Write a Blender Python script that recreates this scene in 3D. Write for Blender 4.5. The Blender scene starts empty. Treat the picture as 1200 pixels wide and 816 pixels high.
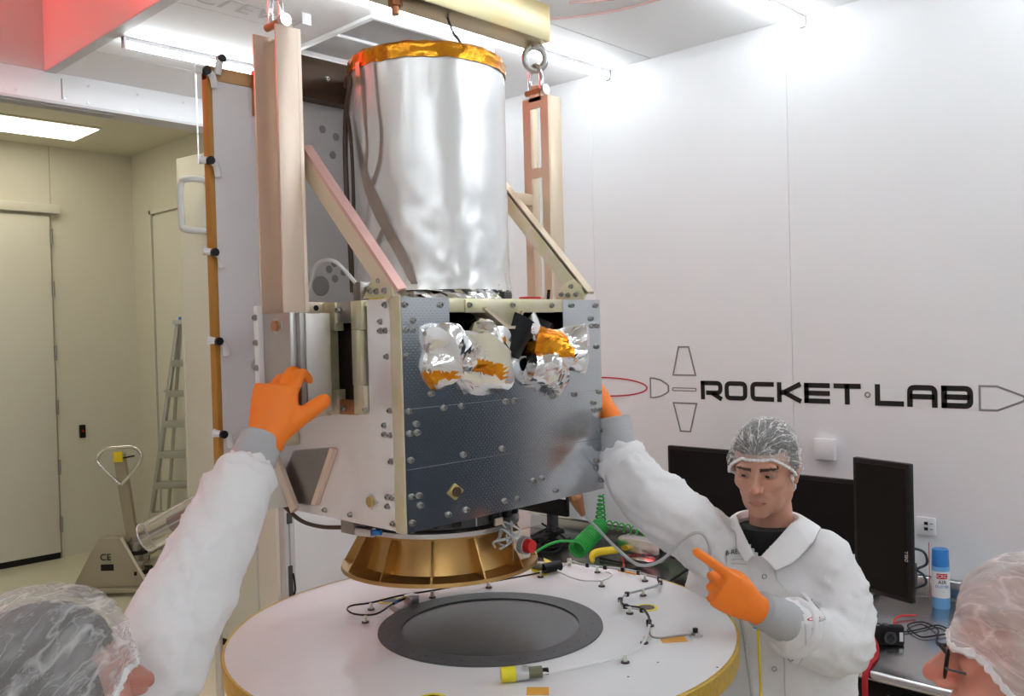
import bpy, bmesh, math, random
import numpy as np
from mathutils import Vector, Matrix, noise
random.seed(7)
S = bpy.context.scene
COL = S.collection
R_ = math.radians

# ------------------------------------------------------------------ camera
YAW, PITCH, ROLL = R_(46.0933), R_(-0.9227), R_(-1.5188)
cam_d = bpy.data.cameras.new('camera'); cam = bpy.data.objects.new('camera', cam_d); COL.objects.link(cam)
fw = Vector((math.sin(YAW)*math.cos(PITCH), math.cos(YAW)*math.cos(PITCH), math.sin(PITCH)))
rt = Vector((math.cos(YAW), -math.sin(YAW), 0)); up = rt.cross(fw)
r2 = rt*math.cos(ROLL)+up*math.sin(ROLL); u2 = -rt*math.sin(ROLL)+up*math.cos(ROLL)
cam.matrix_world = Matrix(((r2.x, u2.x, -fw.x, 0), (r2.y, u2.y, -fw.y, 0), (r2.z, u2.z, -fw.z, 2.0), (0, 0, 0, 1)))
cam_d.sensor_width = 36; cam_d.lens = 36*1052.74/1200; cam_d.clip_start = 0.05
S.camera = cam

# ------------------------------------------------------------------ world, exposure
w = bpy.data.worlds.new('world'); S.world = w; w.use_nodes = True
w.node_tree.nodes['Background'].inputs[0].default_value = (0.8, 0.85, 0.9, 1)
w.node_tree.nodes['Background'].inputs[1].default_value = 0.15
S.view_settings.view_transform = 'Standard'; S.view_settings.look = 'None'
S.view_settings.gamma = 1; S.view_settings.use_curve_mapping = False
S.view_settings.exposure = 0.5
STRIP_E, BACK_E, RED_E = 20.0, 3.3, 26.0     # emission of the ceiling strips, the back room panel, the red lamp

# ------------------------------------------------------------------ materials
MATS = {}
def mat(name, col, rough=.5, metal=0., bump=0., bscale=60., var=0., vscale=8., emit=None, estr=0., trans=0., ior=1.45, coat=0., spec=.5, alpha=1., dots=0., pitch=.01, stretch=(1, 1, 1), col2=None):
    m = bpy.data.materials.new(name); m.use_nodes = True; nt = m.node_tree; N = nt.nodes; L = nt.links
    b = N['Principled BSDF']
    b.inputs['Base Color'].default_value = (*col, 1); b.inputs['Roughness'].default_value = rough; b.inputs['Metallic'].default_value = metal
    b.inputs['IOR'].default_value = ior; b.inputs['Transmission Weight'].default_value = trans
    b.inputs['Coat Weight'].default_value = coat; b.inputs['Specular IOR Level'].default_value = spec; b.inputs['Alpha'].default_value = alpha
    if emit: b.inputs['Emission Color'].default_value = (*emit, 1); b.inputs['Emission Strength'].default_value = estr
    tc = N.new('ShaderNodeTexCoord'); mp = N.new('ShaderNodeMapping'); L.new(tc.outputs['Object'], mp.inputs['Vector']); mp.inputs['Scale'].default_value = stretch
    if var or col2:
        n = N.new('ShaderNodeTexNoise'); n.inputs['Scale'].default_value = vscale; n.inputs['Detail'].default_value = 5; L.new(mp.outputs[0], n.inputs['Vector'])
        mx = N.new('ShaderNodeMix'); mx.data_type = 'RGBA'
        if col2: rp = N.new('ShaderNodeMapRange'); rp.inputs[1].default_value = .42; rp.inputs[2].default_value = .6; L.new(n.outputs['Fac'], rp.inputs[0]); L.new(rp.outputs[0], mx.inputs['Factor'])
        else: L.new(n.outputs['Fac'], mx.inputs['Factor'])
        c2 = col2 if col2 else tuple(min(1, c*(1+var)) for c in col)
        c1 = col if col2 else tuple(c*(1-var) for c in col)
        mx.inputs[6].default_value = (*c1, 1); mx.inputs[7].default_value = (*c2, 1); L.new(mx.outputs[2], b.inputs['Base Color'])
    h = None
    if bump:
        n2 = N.new('ShaderNodeTexNoise'); n2.inputs['Scale'].default_value = bscale; n2.inputs['Detail'].default_value = 4; L.new(mp.outputs[0], n2.inputs['Vector'])
        bp = N.new('ShaderNodeBump'); bp.inputs['Strength'].default_value = bump; bp.inputs['Distance'].default_value = .01; L.new(n2.outputs['Fac'], bp.inputs['Height']); L.new(bp.outputs[0], b.inputs['Normal']); h = bp
    if dots:
        sp = N.new('ShaderNodeSeparateXYZ'); L.new(tc.outputs['Object'], sp.inputs[0])
        def wv(o):
            a = N.new('ShaderNodeMath'); a.operation = 'MULTIPLY'; a.inputs[1].default_value = 2*math.pi/pitch; L.new(o, a.inputs[0])
            s = N.new('ShaderNodeMath'); s.operation = 'SINE'; L.new(a.outputs[0], s.inputs[0]); return s.outputs[0]
        ad = N.new('ShaderNodeMath'); ad.operation = 'ADD'; L.new(sp.outputs['X'], ad.inputs[0]); L.new(sp.outputs['Y'], ad.inputs[1])
        mu = N.new('ShaderNodeMath'); mu.operation = 'MULTIPLY'; L.new(wv(ad.outputs[0]), mu.inputs[0]); L.new(wv(sp.outputs['Z']), mu.inputs[1])
        rp = N.new('ShaderNodeMapRange'); rp.inputs[1].default_value = .55; rp.inputs[2].default_value = .8; L.new(mu.outputs[0], rp.inputs[0])
        bd = N.new('ShaderNodeBump'); bd.inputs['Strength'].default_value = dots; bd.inputs['Distance'].default_value = .002; L.new(rp.outputs[0], bd.inputs['Height'])
        if h: L.new(h.outputs[0], bd.inputs['Normal'])
        L.new(bd.outputs[0], b.inputs['Normal'])
    MATS[name] = m; return m
mat('wall', (.80, .80, .815), .38, bump=.02, bscale=25)
mat('ceil', (.84, .84, .85), .42, bump=.015, bscale=25)
mat('back_wall', (.74, .715, .62), .5, bump=.02, bscale=30)
mat('back_ceil', (.74, .71, .58), .55)
mat('floor', (.74, .71, .56), .22, var=.04, vscale=2)
mat('bolt_steel', (.42, .41, .40), .28, 1.); mat('well', (.80, .80, .81), .22); mat('white', (.82, .82, .83), .4); mat('white_gloss', (.83, .82, .835), .2, bump=.01, bscale=8)
mat('off_white', (.75, .73, .66), .45); mat('door', (.76, .74, .66), .42)
mat('black', (.010, .010, .011), .42, spec=.3); mat('black_gloss', (.004, .004, .005), .4, spec=.25); mat('black_matte', (.008, .008, .009), .75)
mat('dark_grey', (.07, .07, .075), .42); mat('ring_grey', (.085, .085, .09), .45); mat('window_dark', (.085, .095, .10), .22)
mat('grey', (.35, .35, .36), .45); mat('light_grey', (.6, .6, .61), .5)
mat('steel', (.62, .62, .63), .28, 1., bump=.02, bscale=120, var=.06, vscale=20); mat('steel_dark', (.33, .31, .30), .35, 1., var=.15)
mat('stainless', (.56, .565, .57), .24, 1., bump=.02, bscale=200, stretch=(1, .05, 1)); mat('chrome', (.78, .78, .8), .16, 1.)
mat('block_steel', (.53, .51, .49), .36, 1., var=.07, vscale=30, bump=.02, bscale=150)
mat('alodine', (.80, .66, .50), .38, .5, var=.07, vscale=9); mat('alodine_pink', (.81, .66, .54), .38, .5, var=.07, vscale=7)
mat('alodine_green', (.66, .62, .40), .36, .55, var=.12, vscale=25, col2=(.72, .65, .50)); mat('beam', (.74, .58, .30), .30, .85, var=.1, vscale=10, col2=(.68, .60, .36))
mat('gold_adapter', (.47, .28, .10), .30, .9, var=.1, vscale=14); mat('copper', (.55, .26, .13), .35, .8)
mat('kapton', (.85, .36, .02), .16, .75, bump=.5, bscale=28, col2=(.70, .22, .01), vscale=22); mat('amber', (.46, .215, .035), .5, .1, var=.12, vscale=30)
mat('amber_edge', (.56, .36, .05), .4, .2, var=.3, vscale=90); mat('top_amber', (.42, .22, .09), .4, .3, var=.15, vscale=20); mat('tape', (.85, .42, .06), .35, 0)
mat('mli', (.86, .86, .875), .2, 1., bump=.10, bscale=14); mat('mli_crinkle', (.87, .86, .86), .12, 1., bump=.06, bscale=30)
mat('mli_white', (.93, .93, .94), .27, .45, bump=.12, bscale=9, stretch=(1, 1, .55))
mat('face_tape', (.66, .69, .72), .16, 1., dots=.06, pitch=.0105, bump=.012, bscale=6); mat('face_left', (.90, .87, .885), .24, .55, dots=.10, pitch=.0105, bump=.012, bscale=6)
mat('brown_dark', (.085, .055, .04), .4, .4, var=.2); mat('tape_brown', (.44, .37, .33), .35, .5, var=.15, vscale=30)
mat('panel_white', (.74, .71, .735), .42); mat('panel_grey', (.74, .73, .75), .42)
mat('alodine_rose', (.78, .47, .43), .36, .5); mat('recess_brown', (.17, .125, .10), .3, .7, var=.15, vscale=40); mat('glove', (1.0, .235, .018), .5, bump=.10, bscale=45); mat('cuff', (.46, .46, .475), .85, bump=.15, bscale=260, stretch=(1, 1, .2))
mat('coat', (.84, .825, .835), .82, bump=.2, bscale=9, spec=.2); mat('trousers', (.70, .69, .70), .85, bump=.1, bscale=20)
mat('tee', (.012, .012, .014), .9); mat('hair', (.035, .026, .02), .6, bump=.4, bscale=90, stretch=(1, 1, .3)); mat('hair_fair', (.55, .31, .22), .6, bump=.4, bscale=90, stretch=(1, 1, .3))
mat('red', (.62, .02, .02), .4); mat('red_strap', (.42, .015, .025), .7); mat('red_line', (.55, .03, .045), .5); mat('grey_line', (.22, .22, .225), .5); mat('ink', (.008, .008, .008), .5)
mat('green', (.02, .36, .05), .32); mat('yellow', (.82, .60, .02), .4); mat('yellow_cap', (.80, .70, .03), .4); mat('blue', (.03, .22, .62), .35); mat('blue_light', (.16, .42, .75), .35)
mat('brass', (.55, .42, .16), .3, 1.); mat('cable_white', (.72, .72, .70), .4); mat('cable_grey', (.50, .51, .52), .4); mat('olive', (.16, .16, .10), .5)
mat('jack', (.42, .375, .29), .4, .3, var=.05); mat('alu', (.52, .52, .5), .4, .8); mat('navy', (.02, .034, .06), .3)
mat('strip', (1, 1, 1), .5, emit=(.90, .965, 1.0), estr=STRIP_E); mat('panel_light', (1, 1, 1), .5, emit=(1.0, .93, .74), estr=BACK_E); mat('red_lamp', (.8, .05, .05), .5, emit=(1.0, .055, .05), estr=RED_E)
mat('acrylic', (.93, .93, .93), .05, trans=.95, ior=1.3); mat('glass_lens', (.01, .01, .012), .05, coat=1.); mat('mesh_vent', (.46, .46, .47), .5, dots=0, bump=.5, bscale=500)
mat('pink_reflection', (.75, .5, .47), .5); mat('eye_white', (.36, .30, .28), .3); mat('iris', (.03, .02, .015), .1)
mat('label', (.8, .8, .8), .5)
def skin_mat():
    m = bpy.data.materials.new('skin'); m.use_nodes = True; nt = m.node_tree; N = nt.nodes; L = nt.links; b = N['Principled BSDF']
    a = N.new('ShaderNodeAttribute'); a.attribute_name = 'tint'; L.new(a.outputs['Color'], b.inputs['Base Color'])
    b.inputs['Roughness'].default_value = .5; b.inputs['Subsurface Weight'].default_value = .12; b.inputs['Subsurface Radius'].default_value = (.02, .008, .005); b.inputs['Subsurface Scale'].default_value = .3
    MATS['skin'] = m
skin_mat()
def net_mat(name, a0, a1, fine, wide, col=(.86, .84, .85)):
    """thin gathered fabric: see-through between creases that fan out from the gather (attribute 'crease')"""
    m = bpy.data.materials.new(name); m.use_nodes = True; nt = m.node_tree; N = nt.nodes; L = nt.links
    b = N['Principled BSDF']; b.inputs['Base Color'].default_value = (*col, 1); b.inputs['Roughness'].default_value = .7
    at = N.new('ShaderNodeAttribute'); at.attribute_name = 'crease'
    def ridge(sc, stretch, w0, w1):
        mp = N.new('ShaderNodeMapping'); mp.inputs['Scale'].default_value = stretch; L.new(at.outputs['Vector'], mp.inputs['Vector'])
        n = N.new('ShaderNodeTexNoise'); n.inputs['Scale'].default_value = sc; n.inputs['Detail'].default_value = 3; n.inputs['Distortion'].default_value = .6; L.new(mp.outputs[0], n.inputs['Vector'])
        s = N.new('ShaderNodeMath'); s.operation = 'SUBTRACT'; L.new(n.outputs['Fac'], s.inputs[0]); s.inputs[1].default_value = .5
        ab = N.new('ShaderNodeMath'); ab.operation = 'ABSOLUTE'; L.new(s.outputs[0], ab.inputs[0])
        rp = N.new('ShaderNodeMapRange'); rp.inputs[1].default_value = 0; rp.inputs[2].default_value = w0; rp.inputs[3].default_value = w1; rp.inputs[4].default_value = 0; L.new(ab.outputs[0], rp.inputs[0]); return rp.outputs[0]
    r1 = ridge(fine, (1, .9, 1), .022, (a1-a0)*.6); r2 = ridge(wide, (.8, .9, 1), .032, (a1-a0))
    mx = N.new('ShaderNodeMath'); mx.operation = 'MAXIMUM'; L.new(r1, mx.inputs[0]); L.new(r2, mx.inputs[1])
    n3 = N.new('ShaderNodeTexNoise'); n3.inputs['Scale'].default_value = 3; L.new(at.outputs['Vector'], n3.inputs['Vector'])
    m3 = N.new('ShaderNodeMapRange'); m3.inputs[1].default_value = .3; m3.inputs[2].default_value = .7; m3.inputs[3].default_value = a0*.7; m3.inputs[4].default_value = a0*1.35; L.new(n3.outputs['Fac'], m3.inputs[0])
    ad = N.new('ShaderNodeMath'); ad.operation = 'ADD'; ad.use_clamp = True; L.new(mx.outputs[0], ad.inputs[0]); L.new(m3.outputs[0], ad.inputs[1])
    L.new(ad.outputs[0], b.inputs['Alpha'])
    bp = N.new('ShaderNodeBump'); bp.inputs['Strength'].default_value = .35; bp.inputs['Distance'].default_value = .004; L.new(mx.outputs[0], bp.inputs['Height']); L.new(bp.outputs[0], b.inputs['Normal'])
    MATS[name] = m
net_mat('net', .20, .72, 6, 2.6, (.92, .91, .91)); net_mat('net_thick', .27, .55, 4, 1.8); net_mat('net_pink', .46, .72, 4, 1.8, (.88, .83, .83))

# ------------------------------------------------------------------ builders
WM = {}
def tag(o, label=None, cat=None, group=None, kind=None):
    if label: o['label'] = label
    if cat: o['category'] = cat
    if group: o['group'] = group
    if kind: o['kind'] = kind
    return o
def thing(name, label, cat, loc, group=None, kind=None):
    o = bpy.data.objects.new(name, None); COL.objects.link(o); o.location = loc; o.empty_display_size = .05
    WM[o] = Matrix.Translation(loc); return tag(o, label, cat, group, kind)
def V(*a): return Vector(a)
class MB:
    def __init__(s): s.v = []; s.f = []
    def add(s, v, f):
        o = len(s.v); s.v += [tuple(p) for p in v]; s.f += [tuple(i+o for i in q) for q in f]; return s
    def box(s, x0, x1, y0, y1, z0, z1):
        v = [(x, y, z) for x in (x0, x1) for y in (y0, y1) for z in (z0, z1)]
        return s.add(v, [(0, 1, 3, 2), (4, 6, 7, 5), (0, 4, 5, 1), (2, 3, 7, 6), (0, 2, 6, 4), (1, 5, 7, 3)])
    def obox(s, c, ax, h):
        c = Vector(c); ax = [Vector(a).normalized() for a in ax]
        v = [c+ax[0]*h[0]*i+ax[1]*h[1]*j+ax[2]*h[2]*k for i in (-1, 1) for j in (-1, 1) for k in (-1, 1)]
        return s.add(v, [(0, 1, 3, 2), (4, 6, 7, 5), (0, 4, 5, 1), (2, 3, 7, 6), (0, 2, 6, 4), (1, 5, 7, 3)])
    def bar(s, p, q, wd, th, side=(0, 0, 1)):
        p = Vector(p); q = Vector(q); d = (q-p).normalized(); sd = Vector(side); a = d.cross(sd).normalized(); b = a.cross(d).normalized()
        return s.obox((p+q)/2, (d, a, b), ((q-p).length/2, wd/2, th/2))
    def cyl(s, p, q, r0, r1=None, n=16, caps=True):
        r1 = r0 if r1 is None else r1
        return s.tube([p, q], [r0, r1], n, caps=caps)
    def tube(s, pts, r, n=8, closed=False, caps=True, flat=None):
        P = [Vector(p) for p in pts]; m = len(P); rr = r if isinstance(r, (list, tuple)) else [r]*m
        T = []
        for i in range(m):
            a = P[(i-1) % m] if (closed or i > 0) else P[i]; b = P[(i+1) % m] if (closed or i < m-1) else P[i]
            T.append((b-a).normalized())
        ref = Vector((0, 0, 1)) if abs(T[0].z) < .9 else Vector((1, 0, 0))
        nx = T[0].cross(ref).normalized(); v = []
        for i in range(m):
            nx = (nx-T[i]*nx.dot(T[i])).normalized(); ny = T[i].cross(nx)
            k = rr[i]; ka, kb = k if isinstance(k, tuple) else (k, k)
            v += [P[i]+nx*math.cos(t)*ka+ny*math.sin(t)*kb for t in (2*math.pi*j/n for j in range(n))]
        f = []
        for i in range(m if closed else m-1):
            i2 = (i+1) % m
            f += [(i*n+j, i*n+(j+1) % n, i2*n+(j+1) % n, i2*n+j) for j in range(n)]
        if caps and not closed: f += [tuple(range(n-1, -1, -1)), tuple((m-1)*n+j for j in range(n))]
        return s.add(v, f)
    def lathe(s, prof, c=(0, 0, 0), n=48, a0=0, a1=2*math.pi, closed=False):
        full = abs(a1-a0-2*math.pi) < 1e-6; k = n if full else n+1; v = []
        for r, z in prof: v += [(c[0]+r*math.cos(t), c[1]+r*math.sin(t), c[2]+z) for t in (a0+(a1-a0)*j/n for j in range(k))]
        f = []; m = len(prof)
        for i in range(m if closed else m-1):
            i2 = (i+1) % m
            for j in range(n):
                j2 = (j+1) % k if full else j+1
                f.append((i*k+j, i*k+j2, i2*k+j2, i2*k+j))
        return s.add(v, f)
    def prism(s, poly, plane, lo, hi):
        mk = {'xz': lambda a, b, c: (a, c, b), 'yz': lambda a, b, c: (c, a, b), 'xy': lambda a, b, c: (a, b, c)}[plane]
        n = len(poly); v = [mk(a, b, lo) for a, b in poly]+[mk(a, b, hi) for a, b in poly]
        return s.add(v, [tuple(range(n-1, -1, -1)), tuple(range(n, 2*n))]+[(i, (i+1) % n, n+(i+1) % n, n+i) for i in range(n)])
    def ell(s, c, r, nu=16, nv=10, rot=None):
        v = []; c = Vector(c)
        for i in range(nv+1):
            t = math.pi*i/nv
            for j in range(nu):
                p = 2*math.pi*j/nu; q = Vector((r[0]*math.sin(t)*math.cos(p), r[1]*math.sin(t)*math.sin(p), r[2]*math.cos(t)))
                v.append(c+(rot @ q if rot else q))
        return s.add(v, [(i*nu+j, (i+1)*nu+j, (i+1)*nu+(j+1) % nu, i*nu+(j+1) % nu) for i in range(nv) for j in range(nu)])
    def build(s, name, m, parent=None, label=None, cat=None, group=None, kind=None, bev=0, ang=38, seg=2, weld=False, flat=False):
        if parent is not None: inv = WM[parent].inverted(); wm = WM[parent]
        else:
            a = np.array(s.v); lo = a.min(0); hi = a.max(0); wm = Matrix.Translation(((lo[0]+hi[0])/2, (lo[1]+hi[1])/2, lo[2])); inv = wm.inverted()
        me = bpy.data.meshes.new(name); me.from_pydata([inv @ Vector(p) for p in s.v], [], s.f); me.update()
        bm = bmesh.new(); bm.from_mesh(me)
        if weld: bmesh.ops.remove_doubles(bm, verts=bm.verts, dist=1e-5)
        bmesh.ops.recalc_face_normals(bm, faces=bm.faces)
        if bev:
            es = [e for e in bm.edges if len(e.link_faces) == 2 and e.calc_face_angle(0) > .5]
            bmesh.ops.bevel(bm, geom=es, offset=bev, segments=seg, affect='EDGES', clamp_overlap=True, profile=.5)
        bm.to_mesh(me); bm.free()
        me.materials.append(MATS[m] if isinstance(m, str) else m)
        if not flat: me.shade_smooth(); me.set_sharp_from_angle(angle=R_(ang))
        o = bpy.data.objects.new(name, me); COL.objects.link(o); WM[o] = wm
        if parent is not None: o.parent = parent
        else: o.location = wm.translation
        return tag(o, label, cat, group, kind)
def inst(mesh, name, parent, wmat):
    o = bpy.data.objects.new(name, mesh); COL.objects.link(o); o.parent = parent; o.matrix_local = WM[parent].inverted() @ wmat; WM[o] = wmat; return o
def shared(mb, name, m, bev=0, ang=38):
    o = mb.build(name, m, None, bev=bev, ang=ang); me = o.data; off = o.location.copy(); me.transform(Matrix.Translation(off)); bpy.data.objects.remove(o); WM.pop(o, None); return me
def spline(pts, k=8):
    P = [Vector(p) for p in pts]; out = []
    for i in range(len(P)-1):
        a, b, c, d = P[max(i-1, 0)], P[i], P[i+1], P[min(i+2, len(P)-1)]
        for j in range(k):
            t = j/k; out.append(.5*((2*b)+(c-a)*t+(2*a-5*b+4*c-d)*t*t+(3*b-a-3*c+d)*t**3))
    out.append(P[-1]); return out
def rotz(a): return Matrix.Rotation(a, 4, 'Z')
def frame(origin, x, y, z):
    x, y, z = Vector(x).normalized(), Vector(y).normalized(), Vector(z).normalized()
    return Matrix(((x.x, y.x, z.x, origin[0]), (x.y, y.y, z.y, origin[1]), (x.z, y.z, z.z, origin[2]), (0, 0, 0, 1)))
def text_mb(s, size, M, depth=.0006, wrap=None):
    cu = bpy.data.curves.new('t', 'FONT'); cu.body = s; cu.size = size; cu.extrude = depth; cu.align_x = 'CENTER'; cu.align_y = 'CENTER'; cu.resolution_u = 3
    ob = bpy.data.objects.new('t', cu); COL.objects.link(ob); bpy.context.view_layer.update()
    me = bpy.data.meshes.new_from_object(ob); mb = MB()
    vs = [v.co.copy() for v in me.vertices]
    if wrap: vs = [Vector((math.sin(v.x/wrap)*(wrap+v.z), v.y, math.cos(v.x/wrap)*(wrap+v.z))) for v in vs]
    mb.add([M @ v for v in vs], [tuple(p.vertices) for p in me.polygons])
    bpy.data.objects.remove(ob); bpy.data.curves.remove(cu); bpy.data.meshes.remove(me); return mb

# ------------------------------------------------------------------ the room
XR = 3.885; ZC = 3.40; YB = 4.87; YE = 8.95; XL = -3.2; YF = -3.2; ZB = 3.87
floor = MB().box(XL-.1, XR+.1, YF-.1, YE+.1, -.1, 0).build('floor', 'floor', kind='structure')
# right wall: sandwich panels with seams
wr = MB().box(XR+.04, XR+.12, YF, YE, 0, 4.4).build('wall_right', 'grey', kind='structure')
ys = [YF]+[1.945-1.15*k for k in range(4, 0, -1)]+[1.945, 3.094, 4.243, YB]
for a, b in zip(ys[:-1], ys[1:]): MB().box(XR, XR+.045, a+.0008, b-.0008, 0, ZC+.06).build('wall_panel', 'wall', wr, bev=.0015, seg=1)
wbr = MB().box(XR+.0, XR+.05, YB+.12, YE, 0, 4.3).build('wall_back_room_right', 'back_wall', kind='structure')
# back wall of the clean room with the big opening and its header
wb = MB().box(3.05, XR, YB, YB+.12, 0, ZC).build('wall_back', 'wall', kind='structure')
hd = MB().box(XL, 3.06, YB, YB+.12, 3.255, ZC).build('trim_1', 'wall', kind='structure')
MB().box(XL, 3.06, YB-.012, YB+.14, 3.238, 3.252).build('trim_rail', 'light_grey', hd)
MB().box(XL, 2.05, YB+.03, YB+.10, 3.232, 3.24).build('trim_track', 'grey', hd)
scr = shared(MB().cyl((0, 0, 0), (0, -.003, 0), .007, n=10), 'screw', 'steel')
for x, z in ((1.55, 3.28), (1.90, 3.36), (1.90, 3.275), (2.16, 3.36), (2.16, 3.275), (2.42, 3.36), (2.42, 3.275), (1.78, 3.275)): inst(scr, 'screw', hd, Matrix.Translation((x, YB, z)))
MB().box(1.765, 1.769, YB-.004, YB, 3.27, 3.375).build('joint', 'grey', hd)
# ceiling: panels with open joints, a raised well at the left
ce = MB().box(1.69, XR, YF, YB, ZC+.05, ZC+.12).build('ceiling', 'grey', kind='structure')
cy = [YF]+[2.685-.855*k for k in range(6, 0, -1)]+[2.685, 3.54, 4.395, YB]
for a, b in zip(cy[:-1], cy[1:]):
    MB().box(1.69, XR, a+.002, b-.002, ZC, ZC+.06).build('ceiling_panel', 'ceil', ce, bev=.0015, seg=1)
    if b <= 2.7: MB().box(XL, 1.688, a+.002, b-.002, ZC, ZC+.12).build('ceiling_panel', 'ceil', ce, bev=.0015, seg=1)
MB().box(XL, -1.3, 2.687, YB, ZC, ZC+.12).build('ceiling_panel', 'ceil', ce)
MB().box(1.686, 1.74, 2.69, YB, ZC-.006, ZC-.0002).build('edge_strip', 'light_grey', ce)
wl = MB().box(1.685, 1.6895, 2.68, YB, ZC, 4.25).build('wall_well_right', 'well', kind='structure')
MB().box(-1.35, 1.70, YB-.004, YB+.015, ZC+.001, 4.25).build('wall_well_back', 'well', kind='structure')
MB().box(-1.35, -1.3, 2.68, YB, ZC+.12, 4.25).build('wall_well_left', 'white', kind='structure')
MB().box(-1.35, 1.75, 2.6, 2.685, ZC+.12, 4.25).build('wall_well_front', 'white', kind='structure')
MB().box(-1.4, 1.75, 2.6, YB+.1, 4.25, 4.3).build('ceiling_well', 'white', kind='structure')
# remaining shell
MB().box(XL-.1, XL, YF, YB+.1, 0, ZC+.12).build('wall_left', 'wall', kind='structure')
MB().box(XL, XR, YF-.1, YF, 0, ZC+.12).build('wall_front', 'wall', kind='structure')
MB().box(0.2, .3, YB+.12, YE, 0, 4.3).build('wall_back_room_left', 'back_wall', kind='structure')
MB().box(XL, .3, YB+.12, YB+.2, 0, 3.24).build('wall_back_room_front', 'back_wall', kind='structure')
wk = MB().box(0.2, XR+.1, YE, YE+.1, 0, 4.3).build('wall_back_room_end', 'back_wall', kind='structure')
MB().box(0.2, XR+.05, YB+.12, YE+.1, ZB, ZB+.1).build('ceiling_back_room', 'back_ceil', kind='structure')
MB().box(XL, XR+.05, YB+.02, YB+.118, ZC, 4.3).build('wall_header_back', 'back_wall', kind='structure')
MB().box(3.108, 3.112, YE-.003, YE, 3.33, ZB).build('joint', 'jack', wk)
# far door with hinges
d1 = MB().box(2.06, 3.085, YE-.035, YE, .06, 3.21).build('door_1', 'door', bev=.003, kind='structure')
MB().box(2.0, 3.17, YE-.07, YE, 3.235, 3.32).build('door_head', 'door', d1, bev=.004)
MB().box(3.09, 3.102, YE-.02, YE, 0, 3.22).build('frame_gap', 'jack', d1)
MB().box(2.06, 3.085, YE-.02, YE, 0, .055).build('door_sill_gap', 'black', d1)
for z in (3.02, 2.53, 1.93, 1.42, .86, .32): MB().cyl((3.095, YE-.045, z-.07), (3.095, YE-.045, z+.07), .012, n=8).build('hinge', 'steel_dark', d1)
# door in the back room's right wall
d2 = MB().box(XR-.02, XR, 6.9, 8.47, .02, 3.22).build('door_2', 'door', kind='structure')
MB().box(XR-.012, XR, 8.475, 8.495, 0, 3.245).build('frame_gap', 'steel_dark', d2)
MB().box(XR-.03, XR, 8.495, 8.53, 0, 3.275).build('door_jamb', 'door', d2)
MB().box(XR-.03, XR, 6.9, 8.53, 3.24, 3.275).build('door_head', 'door', d2)
# open door leaf hinged at the opening
L0, L1 = V(2.826, 5.81, 0), V(2.962, 4.92, 0); ld = (L1-L0).normalized(); ln = V(-ld.y, ld.x, 0); ln = ln if ln.x < 0 else -ln
def LP(s, o, z): return L0+ld*s+ln*o+V(0, 0, z)
LW = (L1-L0).length
def leaf_box(mb, s0, s1, o0, o1, z0, z1): return mb.obox(LP((s0+s1)/2, (o0+o1)/2, (z0+z1)/2), (ld, ln, (0, 0, 1)), ((s1-s0)/2, (o1-o0)/2, (z1-z0)/2))
d3 = leaf_box(MB(), 0, LW, -.06, 0, .05, 3.235).build('door_3', 'door', bev=.004, kind='structure')
leaf_box(MB(), .0, LW, -.05, -.01, .0, .05).build('bottom_seal', 'black', d3)
leaf_box(MB(), .02, .026, 0, .002, .1, 3.2).build('edge_trim', 'off_white', d3)
h = MB(); h.tube(spline([LP(.33, 0, 3.05), LP(.25, .09, 3.06), LP(.20, .11, 3.02), LP(.20, .11, 2.80), LP(.22, .10, 2.735), LP(.34, 0, 2.72)], 6), .022, 10); hdl = h.build('pull_handle', 'light_grey', d3)
for z in (3.05, 2.72): MB().cyl(LP(.335, 0, z), LP(.335, .014, z), .035, n=14).build('rosette', 'steel', hdl)
leaf_box(MB(), .47, .50, 0, .012, 1.42, 2.42).build('vision_strip', 'grey', d3)
leaf_box(MB(), LW-.19, LW-.175, 0, .003, .1, 3.2).build('joint', 'light_grey', d3)
# jamb next to the open leaf: post, channel and lock
j = MB().box(2.985, 3.05, YB-.01, YB+.13, 0, 3.24).build('trim_2', 'light_grey', kind='structure')
MB().box(3.012, 3.022, YB-.014, YB-.01, 0, 3.24).build('gasket', 'grey', j)
MB().box(3.0, 3.03, YB-.02, YB-.01, .28, .60).build('lock_slot', 'dark_grey', j, bev=.004)
MB().box(3.0, 3.035, YB-.022, YB-.01, .86, .93).build('latch', 'dark_grey', j, bev=.003)
MB().box(3.055, 3.075, YB-.006, YB, 0, 3.24).build('joint', 'white', j)
MB().tube(spline([(3.03, YB-.02, .55), (3.035, YB-.03, .45), (3.01, YB-.03, .38), (3.005, YB-.03, .2)]), .006, 6).build('cord', 'black', j)
# LED strips
def strip(y, x0, x1, label):
    t = thing('strip_light', label, 'light', ((x0+x1)/2, y, ZC-.05), 'LED ceiling strips')
    MB().box(x0, x1, y-.014, y+.014, ZC-.02, ZC).build('housing', 'light_grey', t)
    MB().cyl((x0+.01, y, ZC-.035), (x1-.01, y, ZC-.035), .0135, n=12).build('diffuser', 'strip', t)
    for x in (x0, x1-.012): MB().box(x, x+.012, y-.015, y+.015, ZC-.05, ZC).build('end_cap', 'white', t)
strip(4.105, 1.76, 3.88, 'glowing ceiling strip light farthest back, starting beside the red ceiling well')
strip(2.965, 1.76, 3.88, 'glowing ceiling strip light above the gold spreader beam, ending at the white wall')
strip(1.86, 1.76, 3.88, 'glowing ceiling strip light nearest the camera, its end high on the white wall')
for i, y in enumerate((.75, -.36, -1.47, -2.58)): strip(y, 1.76, 3.88, 'ceiling strip light overhead in front of the photographed bay, row %s from the wall' % ('one', 'two', 'three', 'four')[i])
for i, y in enumerate((1.86, .75, -.36, -1.47, -2.58)): strip(y, -2.6, -.5, 'ceiling strip light over the left bay behind the camera, row %s' % ('one', 'two', 'three', 'four', 'five')[i])
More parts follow.
